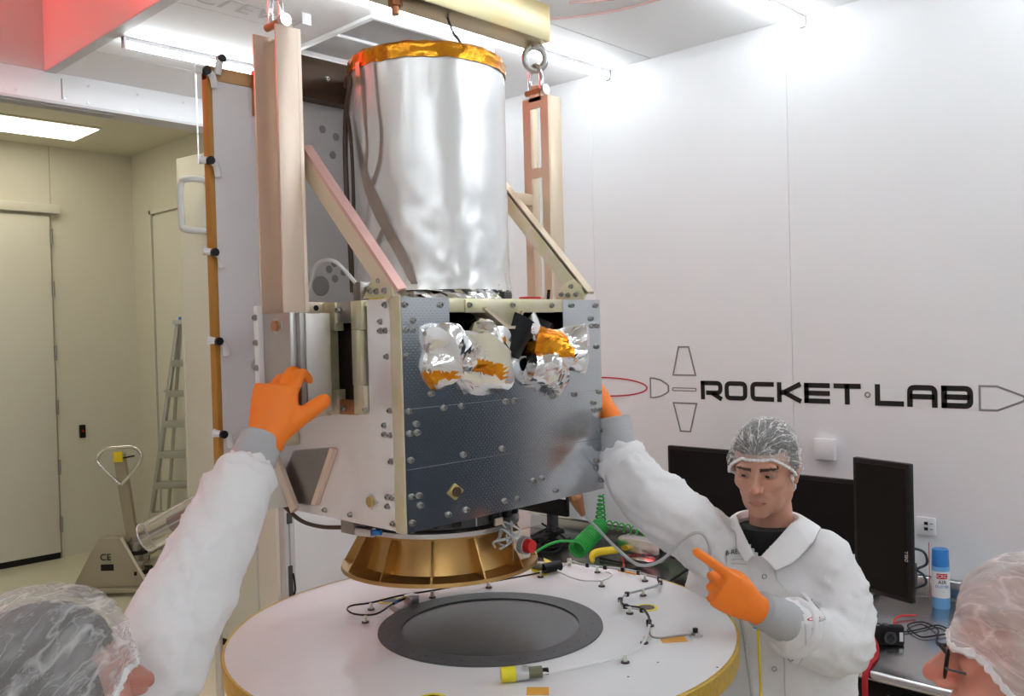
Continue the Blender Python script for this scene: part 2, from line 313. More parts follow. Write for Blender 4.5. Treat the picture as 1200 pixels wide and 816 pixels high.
# back room light panel
t = thing('ceiling_light_panel', 'bright rectangular light panel in the cream back room ceiling', 'light', (2.4, 8.2, ZB-.03))
MB().box(1.58, 3.19, 7.91, 8.51, ZB-.012, ZB).build('frame', 'back_ceil', t); MB().box(1.6, 3.17, 7.935, 8.485, ZB-.02, ZB-.012).build('diffuser', 'panel_light', t)
t = thing('ceiling_light_panel', 'second light panel of the back room above the opening', 'light', (2.4, 6.0, ZB-.03))
MB().box(1.58, 3.19, 5.7, 6.3, ZB-.012, ZB).build('frame', 'back_ceil', t); MB().box(1.6, 3.17, 5.725, 6.275, ZB-.02, ZB-.012).build('diffuser', 'panel_light', t)
# red lamp in the ceiling well
t = thing('red_lamp', 'red signal lamp bar glowing inside the raised ceiling well', 'light', (.3, YB-.05, 3.97))
MB().box(-.9, 1.35, YB-.10, YB-.004, 3.99, 4.04).build('housing', 'dark_grey', t); MB().box(-.88, 1.33, YB-.09, YB-.02, 3.97, 3.99).build('diffuser', 'red_lamp', t)
# ceiling air vent
t = thing('ceiling_vent', 'white framed perforated air vent in the ceiling above the silver cylinder', 'vent', (2.8, 3.4, ZC-.02))
MB().box(2.44, 3.14, 3.13, 3.72, ZC-.006, ZC).build('grille', 'mesh_vent', t)
for a, b, c, d in ((2.42, 3.17, 3.115, 3.14), (2.42, 3.17, 3.71, 3.735), (2.42, 2.445, 3.14, 3.71), (3.145, 3.17, 3.14, 3.71), (2.44, 3.145, 3.41, 3.425)): MB().box(a, b, c, d, ZC-.018, ZC).build('vent_frame', 'white', t, bev=.003)
# reflected lettering as ceiling text, a hanging strap end, pink reflections built as tubes
M = frame((2.10, 3.30, ZC-.001), (1, 0, 0), (0, 1, 0), (0, 0, 1))
text_mb('CLEAN', .16, frame((2.02, 3.42, ZC-.001), (1, 0, 0), (0, -1, 0), (0, 0, -1)) @ Matrix.Diagonal((1, -1, 1, 1))).build('lettering_reflection', 'light_grey', None, 'faint grey reflection of lettering drawn on the ceiling at the top left', 'lettering')
MB().box(2.19, 2.235, 3.30, 3.306, ZC-.05, ZC).build('strap_end', 'light_grey', None, 'short grey strap end hanging from the ceiling near the left post', 'strap', bev=.002)
for lab, pts in (('thin pinkish reflection drawn across the ceiling right of the beam, upper arc', [(2.95, 2.45, ZC-.006), (3.06, 2.30, ZC-.006), (3.1, 2.1, ZC-.006), (3.1, 1.8, ZC-.006)]), ('thin pinkish reflection drawn across the ceiling right of the beam, lower arc', [(2.9, 2.75, ZC-.006), (3.06, 2.61, ZC-.006), (3.18, 2.35, ZC-.006), (3.22, 2.0, ZC-.006)])):
    MB().tube(spline(pts), .005, 6).build('ceiling_reflection', 'pink_reflection', None, lab, 'cable')
MB().cyl((2.21, 4.3, 2.90), (2.21, 4.3, ZC), .004, n=6).build('hanging_cord', 'white', None, 'thin white cord hanging from the ceiling left of the tall panel', 'cord')
# ------------------------------------------------------------------ wall lettering and emblem
def arc_pts(pts, r):
    """polyline with the inner corners rounded; pts = [(u, v, round?)]"""
    out = []
    for i, p in enumerate(pts):
        if len(p) == 3 and 0 < i < len(pts)-1:
            a = Vector(pts[i-1][:2]); b = Vector(p[:2]); c = Vector(pts[i+1][:2]); d0 = (a-b).normalized(); d1 = (c-b).normalized()
            s = b+d0*r; e = b+d1*r
            for k in range(5): t = k/4; out.append(tuple(s*(1-t)**2+b*2*t*(1-t)+e*t*t))
        else: out.append(tuple(p[:2]))
    return out
def stroke(mb, pts, wd, closed, mp, th=.0015):
    P = [Vector(p) for p in pts]; n = len(P); Lf = []; Rt = []
    for i in range(n):
        a = P[i-1] if (closed or i > 0) else None; c = P[(i+1) % n] if (closed or i < n-1) else None
        d0 = (P[i]-a).normalized() if a is not None else (c-P[i]).normalized(); d1 = (c-P[i]).normalized() if c is not None else d0
        n0 = Vector((-d0.y, d0.x)); n1 = Vector((-d1.y, d1.x)); m = (n0+n1).normalized(); k = wd/2/max(.35, m.dot(n0)); Lf.append(P[i]+m*k); Rt.append(P[i]-m*k)
    v = []
    for i in range(n): v += [mp(*Lf[i], 0), mp(*Rt[i], 0), mp(*Lf[i], th), mp(*Rt[i], th)]
    f = []
    for i in range(n if closed else n-1):
        a = 4*i; b = 4*((i+1) % n); f += [(a+2, a+3, b+3, b+2), (a, b, b+1, a+1), (a, a+2, b+2, b), (a+1, b+1, b+3, a+3)]
    if not closed: f += [(0, 1, 3, 2), (4*n-4, 4*n-2, 4*n-1, 4*n-3)]
    mb.add(v, f)
logo = thing('wall_sign', 'flat black wordmark with grey and red rocket outline on the white wall', 'sign', (XR, 1.8, 1.645))
WW, HH, TT = .122, .093, .0222
def wall_mp(y0, z0): return lambda u, v, d: (XR-.0004-d, y0-u, z0+v)
def letter(name, y0, strokes, t=TT):
    mb = MB()
    for pts, cl in strokes: stroke(mb, arc_pts(pts, .02), t, cl, wall_mp(y0, 1.6465))
    mb.build('letter_'+name, 'ink', logo, flat=True)
h = TT/2; W_, H_ = WW, HH
letter('r', 2.436, [([(h, 0), (h, H_)], 0), ([(0, H_-h), (W_-h, H_-h, 1), (W_-h, .034, 1), (.03, .034)], 0), ([(.062, .034), (W_-.004, .003)], 0)])
letter('o', 2.301, [([(h, H_/2), (h, H_-h, 1), (W_-h, H_-h, 1), (W_-h, h, 1), (h, h, 1), (h, H_/2)], 0)])
letter('c', 2.162, [([(W_, H_-h), (h, H_-h, 1), (h, h, 1), (W_, h)], 0)])
letter('k', 2.024, [([(h, 0), (h, H_)], 0), ([(h, H_/2-.004), (.035, H_/2), (W_-.005, H_-.006)], 0), ([(.035, H_/2), (W_-.003, .006)], 0)])
letter('e', 1.890, [([(h, 0), (h, H_)], 0), ([(0, H_-h), (W_, H_-h)], 0), ([(0, H_/2), (W_, H_/2)], 0), ([(0, h), (W_, h)], 0)])
letter('t', 1.750, [([(0, H_-h), (W_, H_-h)], 0), ([(W_/2, 0), (W_/2, H_)], 0)])
letter('l', 1.566, [([(h, H_), (h, h), (W_, h)], 0)])
letter('a', 1.430, [([(h, 0), (h, H_-h, 1), (W_-h, H_-h, 1), (W_-h, 0)], 0), ([(h, .044), (W_-h, .044)], 0)])
letter('b', 1.293, [([(h, 0), (h, H_)], 0), ([(0, H_-h), (W_-h, H_-h, 1), (W_-h, h, 1), (0, h)], 0), ([(h, H_/2), (W_-h, H_/2)], 0)])
def outline(name, pts, m, wd=.0078, cl=1):
    mb = MB(); stroke(mb, [(-y, z) for y, z in pts], wd, cl, lambda u, v, d: (XR-.0004-d, -(-u), v) if False else (XR-.0004-d, -u, v)); mb.build(name, m, logo, flat=True)
outline('ring_dot', [(1.598+.0105*math.cos(k*math.pi/10), 1.692+.0105*math.sin(k*math.pi/10)) for k in range(20)], 'grey_line', .006)
outline('nose_outline', [(1.147, 1.740), (1.083, 1.740), (.990, 1.704), (.982, 1.694), (.990, 1.684), (1.083, 1.644), (1.147, 1.644)], 'grey_line')
outline('fin_outline', [(2.562, 1.909), (2.502, 1.909), (2.465, 1.766), (2.598, 1.766)], 'grey_line')
outline('fin_outline', [(2.600, 1.623), (2.463, 1.623), (2.503, 1.480), (2.561, 1.480)], 'grey_line')
outline('slot_outline', [(2.600, 1.7), (2.467, 1.7), (2.463, 1.693), (2.467, 1.686), (2.600, 1.686), (2.604, 1.693)], 'grey_line', .005)
outline('engine_outline', [(2.740, 1.747), (2.715, 1.747), (2.675, 1.738), (2.640, 1.720), (2.629, 1.710), (2.629, 1.682), (2.640, 1.672), (2.675, 1.655), (2.715, 1.646), (2.740, 1.646)], 'grey_line')
outline('ellipse_outline', [(3.05+.287*math.cos(k*math.pi/32), 1.6955+.0505*math.sin(k*math.pi/32)) for k in range(64)], 'red_line', .0075)
# wall fittings
t = thing('wall_box', 'small square white box on the wall right of the capped man', 'box', (XR, 1.787, 1.394))
MB().box(XR-.035, XR, 1.740, 1.835, 1.396, 1.491).build('cover', 'white', t, bev=.004); MB().box(XR-.037, XR-.034, 1.748, 1.827, 1.404, 1.483).build('lid_face', 'white', t, bev=.001)
t = thing('wall_outlet', 'white wall outlet plate with two dark sockets behind the upright monitor', 'outlet', (XR, 1.36, 1.114))
MB().box(XR-.012, XR, 1.322, 1.400, 1.114, 1.187).build('plate', 'white', t, bev=.003)
for z in (1.163, 1.140): MB().box(XR-.016, XR-.011, 1.352, 1.366, z-.006, z+.006).build('socket', 'black', t); MB().box(XR-.013, XR-.011, 1.332, 1.345, z-.003, z+.002).build('port_mark', 'grey', t)
# ------------------------------------------------------------------ stainless bench
t = thing('work_bench', 'long stainless steel bench against the white wall, behind the capped man', 'bench', (3.4, 2.2, 0))
MB().box(2.925, XR-.03, .25, 3.6, .825, .860).build('worktop', 'stainless', t, bev=.006)
MB().tube([(2.925, .25, .842), (2.925, 3.6, .842)], .0185, 12).build('rolled_edge', 'stainless', t)
MB().box(XR-.03, XR-.002, .25, 3.6, .825, .945).build('backsplash', 'stainless', t, bev=.004)
MB().tube([(XR-.03, .25, .945), (XR-.03, 3.6, .945)], .008, 8).build('backsplash_rail', 'chrome', t)
MB().box(2.98, XR-.05, .3, 3.55, .22, .25).build('under_shelf', 'stainless', t)
for y in (.4, 1.66, 2.6, 3.5):
    for x in (3.0, 3.8): MB().cyl((x, y, 0), (x, y, .83), .02, n=12).build('leg', 'stainless', t)
t = thing('cabinet', 'black cabinet standing under the bench near the bottom right', 'cabinet', (3.4, 1.0, 0.25))
MB().box(3.03, 3.75, .72, 1.42, .25, .80).build('body', 'black', t, bev=.006)
for z in (.29, .46, .63): dr = MB().box(3.012, 3.03, .735, 1.405, z, z+.155).build('drawer', 'black_gloss', t, bev=.004); MB().tube([(3.012, .95, z+.12), (2.995, .96, z+.12), (2.995, 1.18, z+.12), (3.012, 1.19, z+.12)], .005, 6).build('handle', 'dark_grey', dr)
# ------------------------------------------------------------------ monitors
def monitor(lab, c, nrm, wd, ht, base=True, bulge=False, logo_txt=None, tilt=0):
    c = Vector(c); n = Vector(nrm).normalized(); s = Vector((0, 0, 1)).cross(n).normalized(); u = Vector((0, 0, 1))
    t = thing('monitor', lab, 'monitor', (c.x, c.y, .86))
    MB().obox(c-n*.012, (s, u, n), (wd/2, ht/2, .012)).build('bezel', 'black', t, bev=.004)
    MB().obox(c+n*.0005, (s, u, n), (wd/2-.014, ht/2-.016, .001)).build('screen', 'black_gloss', t)
    mb = MB(); q = c-n*.024
    prof = [(ht/2-.01, 0), (ht/2-.05, .045), (-ht/2+.05, .045), (-ht/2+.01, 0)]
    v = []
    for sg in (-1, 1):
        for z, d in prof: v.append(q+s*sg*(wd/2-(.012 if d == 0 else .05))+u*z-n*d)
    mb.add(v, [(0, 1, 5, 4), (1, 2, 6, 5), (2, 3, 7, 6), (0, 3, 2, 1), (4, 5, 6, 7), (0, 4, 7, 3)]); mb.build('back_shell', 'black', t, bev=.006)
    b = c-n*.11
    if base: MB().bar((b.x, b.y, .86), (b.x, b.y, c.z), .035, .06, (n.x, n.y, 0)).build('stand_column', 'dark_grey', t, bev=.003)
    else:
        e_ = Vector((3.30, 1.53, 1.11)); MB().bar((b.x, b.y, 1.11), e_, .03, .05).build('arm', 'dark_grey', t, bev=.003); MB().cyl((e_.x, e_.y, .86), (e_.x, e_.y, 1.14), .018, n=14).build('arm_pole', 'dark_grey', t); MB().cyl((e_.x, e_.y, .86), (e_.x, e_.y, .875), .06, n=20).build('pole_base', 'dark_grey', t)
    MB().obox(Vector((b.x, b.y, c.z if base else 1.13))+n*.022, (s, u, n), (.05, .05, .03)).build('mount', 'dark_grey', t, bev=.003)
    if base: MB().obox((b.x, b.y, .868), (s, n, u), (.13, .10, .008)).build('stand_base', 'dark_grey', t, bev=.004)
    if logo_txt: text_mb(logo_txt, .022, frame(c+s*logo_txt_pos[0]+u*logo_txt_pos[1]+n*.002, u, -s, n)).build('maker_mark', 'light_grey', t)
    return t, c, s, u, n
logo_txt_pos = (.5, 0)
monitor('wide black monitor behind the capped man, left of his head', (3.60, 2.205, 1.172), (-1, 0.0, 0), .49, .545)
monitor('black monitor between the capped man and the upright monitor', (3.60, 1.66, 1.21), (-1, 0.02, 0), .56, .305)
mt = MB()
logo_txt_pos = (-.098, -.075)
A = Vector((3.080, 1.325, 1.306)); B = Vector((3.012, 1.108, 1.305)); sv = (B-A).normalized(); nn = Vector((-sv.y, sv.x, 0)); nn = nn if nn.x < 0 else -nn
tr = monitor('upright black monitor turned on its side, right of the capped man', (A+B)/2, nn, (B-A).length, .462, base=False, logo_txt=None)
cc, ss, uu, nv = tr[1:]; text_mb('DELL', .016, frame(cc+sv*.100+uu*-.075+nv*.0025, (0, 0, 1), -sv if False else (nv.cross(Vector((0, 0, 1)))*-1 if False else Vector((0, 0, 1)).cross(nv)*-1), nv)).build('maker_mark', 'light_grey', tr[0])
tm = monitor('black monitor partly hidden behind the satellite above the green hose', (3.60, 3.294, 1.20), (-1, 0, 0), .40, .36)[0]
MB().box(3.590, 3.5985, 3.098, 3.145, 1.115, 1.155).build('sticker', 'label', tm)
# cable loops behind the upright monitor
MB().tube(spline([(3.10, 1.16, 1.24), (3.115, 1.105, 1.23), (3.12, 1.095, 1.19), (3.10, 1.12, 1.17), (3.115, 1.105, 1.15), (3.12, 1.10, 1.12), (3.13, 1.15, 1.09)]), .0045, 8).build('monitor_cable', 'navy', None, 'dark blue cable looping behind the upright monitor', 'cable')
# ------------------------------------------------------------------ spray can, camera, earphones
cx, cyy = 3.745, 1.262
t = thing('spray_can', 'blue and white aerosol duster can on the stainless bench', 'spray can', (cx, cyy, .86))
MB().lathe([(.0, 0), (.031, 0), (.033, .004), (.033, .160), (.030, .168), (.0, .168)], (cx, cyy, .86), 32).build('can_body', 'blue_light', t)
MB().lathe([(.0335, .045), (.0335, .150)], (cx, cyy, .86), 32).build('paper_label', 'label', t)
MB().lathe([(.0, .236), (.028, .236), (.031, .231), (.0325, .168), (.0, .168)], (cx, cyy, .86), 32).build('cap', 'blue', t)
MB().cyl((cx-.02, cyy+.036, .90), (cx-.02, cyy+.036, 1.12), .0015, n=6).build('straw', 'red_strap', t)
fx = Vector((-math.sin(R_(62)), -math.cos(R_(62)), 0)); sx = Vector((0, 0, 1)).cross(fx).normalized()*1
def can_text(s, size, z, m, r=.034):
    text_mb(s, size, frame((cx, cyy, .86+z), (sx.x, sx.y, 0), (0, 0, 1), fx), .0004, wrap=r).build('lettering', m, t)
mbx = MB(); mbx.lathe([(.0338, .122), (.0338, .143)], (cx, cyy, .86), 10, math.atan2(fx.y, fx.x)-.62, math.atan2(fx.y, fx.x)+.62); mbx.build('red_badge', 'red', t)
can_text('CRC', .019, .132, 'label', .0343); can_text('AIR', .021, .108, 'ink'); can_text('DUSTER', .015, .090, 'blue'); can_text('- - -', .012, .072, 'blue')
kx, ky = 3.19, 1.262
t = thing('compact_camera', 'black compact camera with lens facing out lying on the bench', 'camera', (kx, ky, .86))
ca = Vector((.62, -.785, 0)).normalized(); cb = Vector((-.785, -.62, 0)).normalized()
MB().obox((kx, ky, .895), (ca, cb, (0, 0, 1)), (.057, .017, .034)).build('body', 'black', t, bev=.006)
for r0, r1, d0, d1, m in ((.027, .026, .017, .026, 'black'), (.022, .021, .026, .034, 'dark_grey'), (.014, .013, .033, .036, 'glass_lens')):
    q = Vector((kx, ky, .893))+ca*.004; MB().cyl(q+cb*d0, q+cb*d1, r0, r1, 24).build('lens_ring', m, t)
MB().obox(Vector((kx, ky, .893))+ca*.045+cb*.0175, (ca, cb, (0, 0, 1)), (.006, .001, .016)).build('label_strip', 'label', t)
MB().cyl(Vector((kx, ky, .928))-ca*.03, Vector((kx, ky, .935))-ca*.03, .009, n=14).build('shutter_button', 'chrome', t); MB().cyl(Vector((kx, ky, .928))-ca*.005, Vector((kx, ky, .933))-ca*.005, .012, n=14).build('mode_dial', 'dark_grey', t)
st = MB(); pts = [Vector((kx, ky, .9))-ca*.058, Vector((3.09, 1.26, .885)), Vector((3.02, 1.235, .869)), Vector((2.94, 1.222, .872)), Vector((2.893, 1.218, .835)), Vector((2.890, 1.214, .7)), Vector((2.892, 1.21, .45))]
st.tube(spline(pts), [(.010, .0035)]*49, 8); st.build('wrist_strap', 'red_strap', t)
t = thing('earphones', 'thin black earphone cable coiled loosely on the bench', 'earphones', (3.42, 1.2, .86))
MB().tube(spline([(3.245, 1.255, .878), (3.30, 1.30, .866), (3.36, 1.25, .865), (3.43, 1.22, .865), (3.50, 1.19, .865), (3.44, 1.13, .868), (3.36, 1.16, .868), (3.33, 1.20, .866), (3.41, 1.27, .870), (3.50, 1.25, .865), (3.43, 1.17, .872), (3.33, 1.14, .866), (3.30, 1.11, .866), (3.36, 1.06, .866), (3.44, 1.08, .866), (3.41, 1.03, .866), (3.35, 1.035, .866), (3.36, .98, .866)], 7), .0028, 6).build('cable', 'black', t)
MB().tube(spline([(3.36, 1.29, .866), (3.44, 1.33, .868), (3.50, 1.33, .872), (3.55, 1.29, .870)]), .004, 6).build('red_cable', 'red', t)
MB().ell((3.35, .99, .868), (.008, .008, .008)).build('earbud', 'black', t)
# ------------------------------------------------------------------ left part of the bench: hose, cables, yellow handle
def coil(p0, p1, r0, r1, turns, n=18):
    p0 = Vector(p0); p1 = Vector(p1); d = (p1-p0); dn = d.normalized(); a = dn.cross(Vector((0, 0, 1))).normalized(); b = a.cross(dn); out = []
    N_ = int(turns*n)
    for i in range(N_+1): t = i/N_; k = r0+(r1-r0)*t; an = 2*math.pi*turns*t; out.append(p0+d*t+a*math.cos(an)*k+b*math.sin(an)*k)
    return out
t = thing('air_hose', 'bright green coiled air hose lying on the bench beside the satellite', 'hose', (3.5, 2.8, .86))
MB().tube(coil((3.42, 2.88, .912), (3.70, 2.95, .975), .043, .040, 15), .0068, 6).build('coil', 'green', t)
MB().tube(coil((3.70, 2.95, .99), (3.80, 3.02, 1.12), .028, .012, 7), .005, 6).build('coil', 'green', t)
MB().tube(coil((3.72, 2.92, .985), (3.80, 2.50, .94), .020, .026, 12), .0042, 6).build('coil', 'green', t)
MB().tube(spline([(3.42, 2.88, .955), (3.34, 2.94, .96), (3.26, 3.0, .92), (3.24, 3.02, .87)]), .007, 8).build('hose_tail', 'green', t)
t = thing('air_gun', 'yellow curved plastic air gun handle on the bench by the hose', 'air gun', (3.5, 2.75, .86))
MB().tube(spline([(3.415, 2.775, .868), (3.42, 2.785, .89), (3.44, 2.785, .905), (3.48, 2.77, .91), (3.53, 2.735, .912), (3.545, 2.725, .912)]), [.006]+[.009+.010*min(1, i/14) for i in range(39)]+[.010], 12).build('handle', 'yellow', t)
MB().cyl((3.412, 2.773, .861), (3.42, 2.785, .89), .006, n=8).build('nozzle', 'brass', t)
random.seed(3)
t = thing('cable_heap', 'tangled heap of black cables on the bench behind the gold ring', 'cables', (3.4, 3.2, .86))
for k in range(16):
    p = []
    for i in range(6): p.append((3.12+.52*random.random(), 3.05+.46*random.random(), .868+.11*random.random()*(i % 2)))
    MB().tube(spline(p, 7), random.choice((.006, .008, .010)), 6).build('cable', 'black_matte', t)
for i, (lab, m, pts) in enumerate((('black cable arcing along the bench toward the monitor', 'black', [(3.5, 2.80, .868), (3.5, 2.62, .87), (3.50, 2.47, .90), (3.5, 2.40, .98), (3.56, 2.36, 1.0)]), ('thin dark cable crossing the bench below the white hose', 'black', [(3.25, 2.78, .866), (3.38, 2.62, .866), (3.5, 2.52, .87), (3.47, 2.42, .93)]), ('brownish red cable lying on the bench by the yellow handle', 'red_strap', [(3.58, 2.72, .866), (3.42, 2.60, .866), (3.3, 2.62, .866), (3.2, 2.66, .866)]), ('black cable running straight to the wide monitor', 'black', [(3.0, 2.3, .866), (3.25, 2.28, .868), (3.46, 2.27, .90), (3.56, 2.25, .93)]))):
    MB().tube(spline(pts), .006, 6).build('bench_cable', m, None, lab, 'cable')
MB().obox((3.62, 2.62, .92), ((0, 1, 0), (0, 0, 1), (1, 0, 0)), (.13, .055, .05)).build('metal_case', 'chrome', None, 'shiny metal case on the bench behind the green hose', 'case', bev=.02)
# unseen navy cabinet, added so the satellite's front panels mirror something dark
t = thing('reflection_cabinet', 'tall navy cabinet out of view, added for the dark reflection in the satellite front', 'cabinet', (3.6, -1.75, 0))
MB().box(3.40, XR-.01, -2.75, -.95, .05, 2.02).build('body', 'navy', t, bev=.01)
for k in range(3): dd = MB().box(3.38, 3.40, -2.74+.6*k, -2.16+.6*k, .08, 2.0).build('door', 'navy', t, bev=.006); MB().box(3.36, 3.38, -2.24+.6*k, -2.22+.6*k, .95, 1.15).build('handle', 'steel', dd)
# ------------------------------------------------------------------ round white plate on its stand
PX, PY, PZ, PR = 1.366, 1.426, 1.36, .548
t = pl = thing('mounting_plate', 'large round white plate with gold honeycomb edge and dark centre ring', 'plate', (PX, PY, PZ-.045))
RXc, RYc = 1.369, 1.405
n = 96; v = []; mb = MB()
def ring_pts(cx, cy, r, z): return [(cx+r*math.cos(2*math.pi*k/n), cy+r*math.sin(2*math.pi*k/n), z) for k in range(n)]
mb.add(ring_pts(PX, PY, PR, PZ)+ring_pts(RXc, RYc, .190, PZ)+ring_pts(PX, PY, PR-.002, PZ-.003)+ring_pts(RXc, RYc, .19, PZ-.003),
       [(k, (k+1) % n, n+(k+1) % n, n+k) for k in range(n)]+[(2*n+k, 3*n+k, 3*n+(k+1) % n, 2*n+(k+1) % n) for k in range(n)]+[(k, 2*n+k, 2*n+(k+1) % n, (k+1) % n) for k in range(n)])
mb.build('top_skin', 'white_gloss', t)
MB().lathe([(PR-.003, -.043), (PR+.001, -.042), (PR+.001, -.003), (PR-.003, -.002)], (PX, PY, PZ), 96).build('honeycomb_edge', 'amber_edge', t)
MB().lathe([(PR+.0015, -.004), (PR+.003, -.002), (PR+.001, .001), (PR-.004, .0008)], (PX, PY, PZ), 96).build('edge_tape', 'amber_edge', t)
MB().lathe([(.19, -.045), (PR-.003, -.045)], (PX, PY, PZ), 96).build('bottom_skin', 'white', t)
MB().lathe([(.194, -.002), (.194, .0035), (.245, .0035), (.2455, 0)], (RXc, RYc, PZ), 96).build('dark_ring', 'ring_grey', t)
MB().lathe([(0, .0005), (.1945, .0005)], (RXc, RYc, PZ), 64).build('dark_window', 'window_dark', t)
hole = shared(MB().lathe([(0, .0003), (.0026, .0003)], (0, 0, 0), 8), 'bolt_hole', 'black')
for k in range(36): a = 2*math.pi*k/36; inst(hole, 'bolt_hole', t, Matrix.Translation((RXc+.222*math.cos(a), RYc+.222*math.sin(a), PZ+.0036)))
for x, y in ((1.344, 1.73), (1.022, 1.201), (1.687, 1.217)):
    MB().lathe([(.020, -.03), (.020, .0012), (.0265, .0012), (.0275, 0)], (x, y, PZ), 24).build('grommet', 'yellow_cap', t); MB().lathe([(0, -.008), (.0205, -.008)], (x, y, PZ), 20).build('grommet_well', 'brown_dark', t); MB().lathe([(0, .0004), (.0203, .0004)], (x, y, PZ), 20).build('hole', 'brown_dark', t)
for x, y in ((1.325, 1.00), (1.47, .90), (1.24, .92), (1.42, 1.00), (1.10, 1.02)): inst(hole, 'small_hole', t, Matrix.Translation((x, y, PZ+.0006)))
# stand below the plate
t = thing('plate_stand', 'white conical stand carrying the round plate', 'stand', (PX, PY, 0))
MB().lathe([(0, .02), (.36, .02), (.37, .05), (.40, 1.10), (.44, 1.314), (0, 1.314)], (PX, PY, 0), 64).build('skirt', 'white', t); MB().lathe([(0, 0), (.40, 0), (.40, .04), (0, .04)], (PX, PY, 0), 48).build('base', 'steel', t)
for k in range(4): a = math.pi/4+k*math.pi/2; MB().cyl((PX+.37*math.cos(a), PY+.37*math.sin(a), 0), (PX+.37*math.cos(a), PY+.37*math.sin(a), .06), .03, n=12).build('foot', 'black', t)
# wiring on the plate
t = thing('plate_harness', 'thin wire harness with clips running around the round white plate', 'cable', (PX, PY, PZ))
zz = PZ+.013
def wire(pts, r, m, name='wire', z=None): MB().tube(spline([(p[0], p[1], z if z is not None else zz) for p in pts], 6), r, 6).build(name, m, t)
wire([(1.372, 1.683), (1.304, 1.666), (1.247, 1.64), (1.22, 1.644), (1.203, 1.677), (1.212, 1.716), (1.238, 1.734), (1.281, 1.716), (1.357, 1.708), (1.438, 1.679), (1.531, 1.652), (1.578, 1.623), (1.727, 1.58), (1.775, 1.584)], .0022, 'black')
wire([(1.786, 1.591), (1.812, 1.576), (1.862, 1.590), (1.857, 1.554), (1.865, 1.501), (1.876, 1.467), (1.888, 1.41), (1.878, 1.355), (1.868, 1.305), (1.819, 1.275), (1.767, 1.282), (1.711, 1.289), (1.663, 1.273), (1.635, 1.244), (1.632, 1.222), (1.636, 1.192), (1.602, 1.15), (1.557, 1.116)], .0031, 'cable_grey')
wire([(1.557, 1.116), (1.498, 1.082), (1.44, 1.056), (1.383, 1.05), (1.318, 1.067), (1.26, 1.086), (1.226, 1.104), (1.212, 1.112)], .0028, 'cable_white')
wire([(1.663, 1.273), (1.635, 1.244), (1.632, 1.222), (1.636, 1.192), (1.602, 1.15), (1.557, 1.116)], .0024, 'black', z=zz+.003)
wire([(1.771, 1.559), (1.743, 1.495), (1.739, 1.442), (1.766, 1.409), (1.826, 1.421), (1.84, 1.453)], .0022, 'cable_white')
wire([(1.55, 1.113), (1.521, 1.085), (1.526, 1.065), (1.549, 1.051), (1.584, 1.03)], .002, 'steel_dark', z=PZ+.006)
for q in ((1.86, 1.53), (1.872, 1.48), (1.883, 1.43), (1.884, 1.38), (1.868, 1.305), (1.84, 1.283), (1.711, 1.289), (1.665, 1.274), (1.633, 1.235), (1.634, 1.19), (1.575, 1.13)): MB().obox((q[0], q[1], zz), ((1, .3, 0), (-.3, 1, 0), (0, 0, 1)), (.0045, .0045, .005)).build('cable_tie', 'black', t)
base = shared(MB().cyl((0, 0, 0), (0, 0, .0025), .0085, n=14), 'clip_base', 'brown_dark'); post = shared(MB().box(-.0042, .0042, -.003, .003, .0025, .016), 'clip_post', 'off_white', bev=.0015)
for x, y in ((1.272, 1.706), (1.205, 1.639), (1.426, 1.665), (1.574, 1.619), (1.727, 1.581), (1.855, 1.493), (1.76, 1.404), (1.865, 1.347), (1.759, 1.277), (1.628, 1.22), (1.587, 1.135), (1.49, 1.082), (1.379, 1.047)):
    M = Matrix.Translation((x, y, PZ+.0003)) @ rotz(random.random()*3); c = inst(base, 'clip_base', t, M); inst(post, 'clip_post', c, M)
MB().box(1.350, 1.378, 1.655, 1.683, PZ+.0005, PZ+.022).build('connector_block', 'steel', t, bev=.003); MB().cyl((1.36, 1.685, PZ+.013), (1.335, 1.678, PZ+.013), .0045, n=8).build('plug', 'brass', t); MB().cyl((1.335, 1.678, PZ+.013), (1.31, 1.669, PZ+.013), .004, n=8).build('plug_boot', 'blue', t); MB().obox((1.29, 1.645, PZ+.010), ((1, .4, 0), (-.4, 1, .5), (0, -.5, 1)), (.012, .01, .0006)).build('wire_flag', 'label', t)
def tapes(x, y, a, w1, w2): MB().obox((x, y, PZ+.0012), ((math.cos(a), math.sin(a), 0), (-math.sin(a), math.cos(a), 0), (0, 0, 1)), (w1, w2, .0006)).build('tape_patch', 'tape', t)
tapes(1.546, 1.049, -.75, .026, .016); tapes(1.168, 1.083, -.85, .020, .016)
MB().obox((1.812, 1.617, PZ+.012), ((.7, .72, 0), (-.72, .7, .5), (0, -.5, 1)), (.026, .022, .002)).build('yellow_flag', 'yellow', t); MB().obox((1.755, 1.612, PZ+.012), ((.7, .72, .2), (-.72, .7, .4), (0, -.5, 1)), (.028, .022, .002)).build('yellow_flag', 'yellow', t)
MB().cyl((1.752, 1.592, PZ+.016), (1.80, 1.575, PZ+.018), .014, n=12).build('black_plug', 'black', t); MB().cyl((1.752, 1.60, PZ+.02), (1.73, 1.615, PZ+.026), .009, n=10).build('plug_tail', 'olive', t)
MB().cyl((1.862, 1.596, PZ), (1.866, 1.600, PZ+.02), .006, n=8).build('tie_mount', 'off_white', t); MB().box(1.90, 1.915, 1.40, 1.46, PZ+.0, PZ+.004).build('tape_tab', 'tape', t)
d = Vector((.056, -.042, 0)).normalized(); p = Vector((1.160, 1.158, PZ+.014))
for m, s0, s1, r in (('yellow_cap', -.006, .020, .0165), ('light_grey', .020, .032, .0145), ('steel', .032, .044, .0155), ('olive', .044, .070, .0125), ('black', .070, .082, .0075)): MB().cyl(p+d*s0, p+d*s1, r*.86, n=20).build('round_connector', m, t)
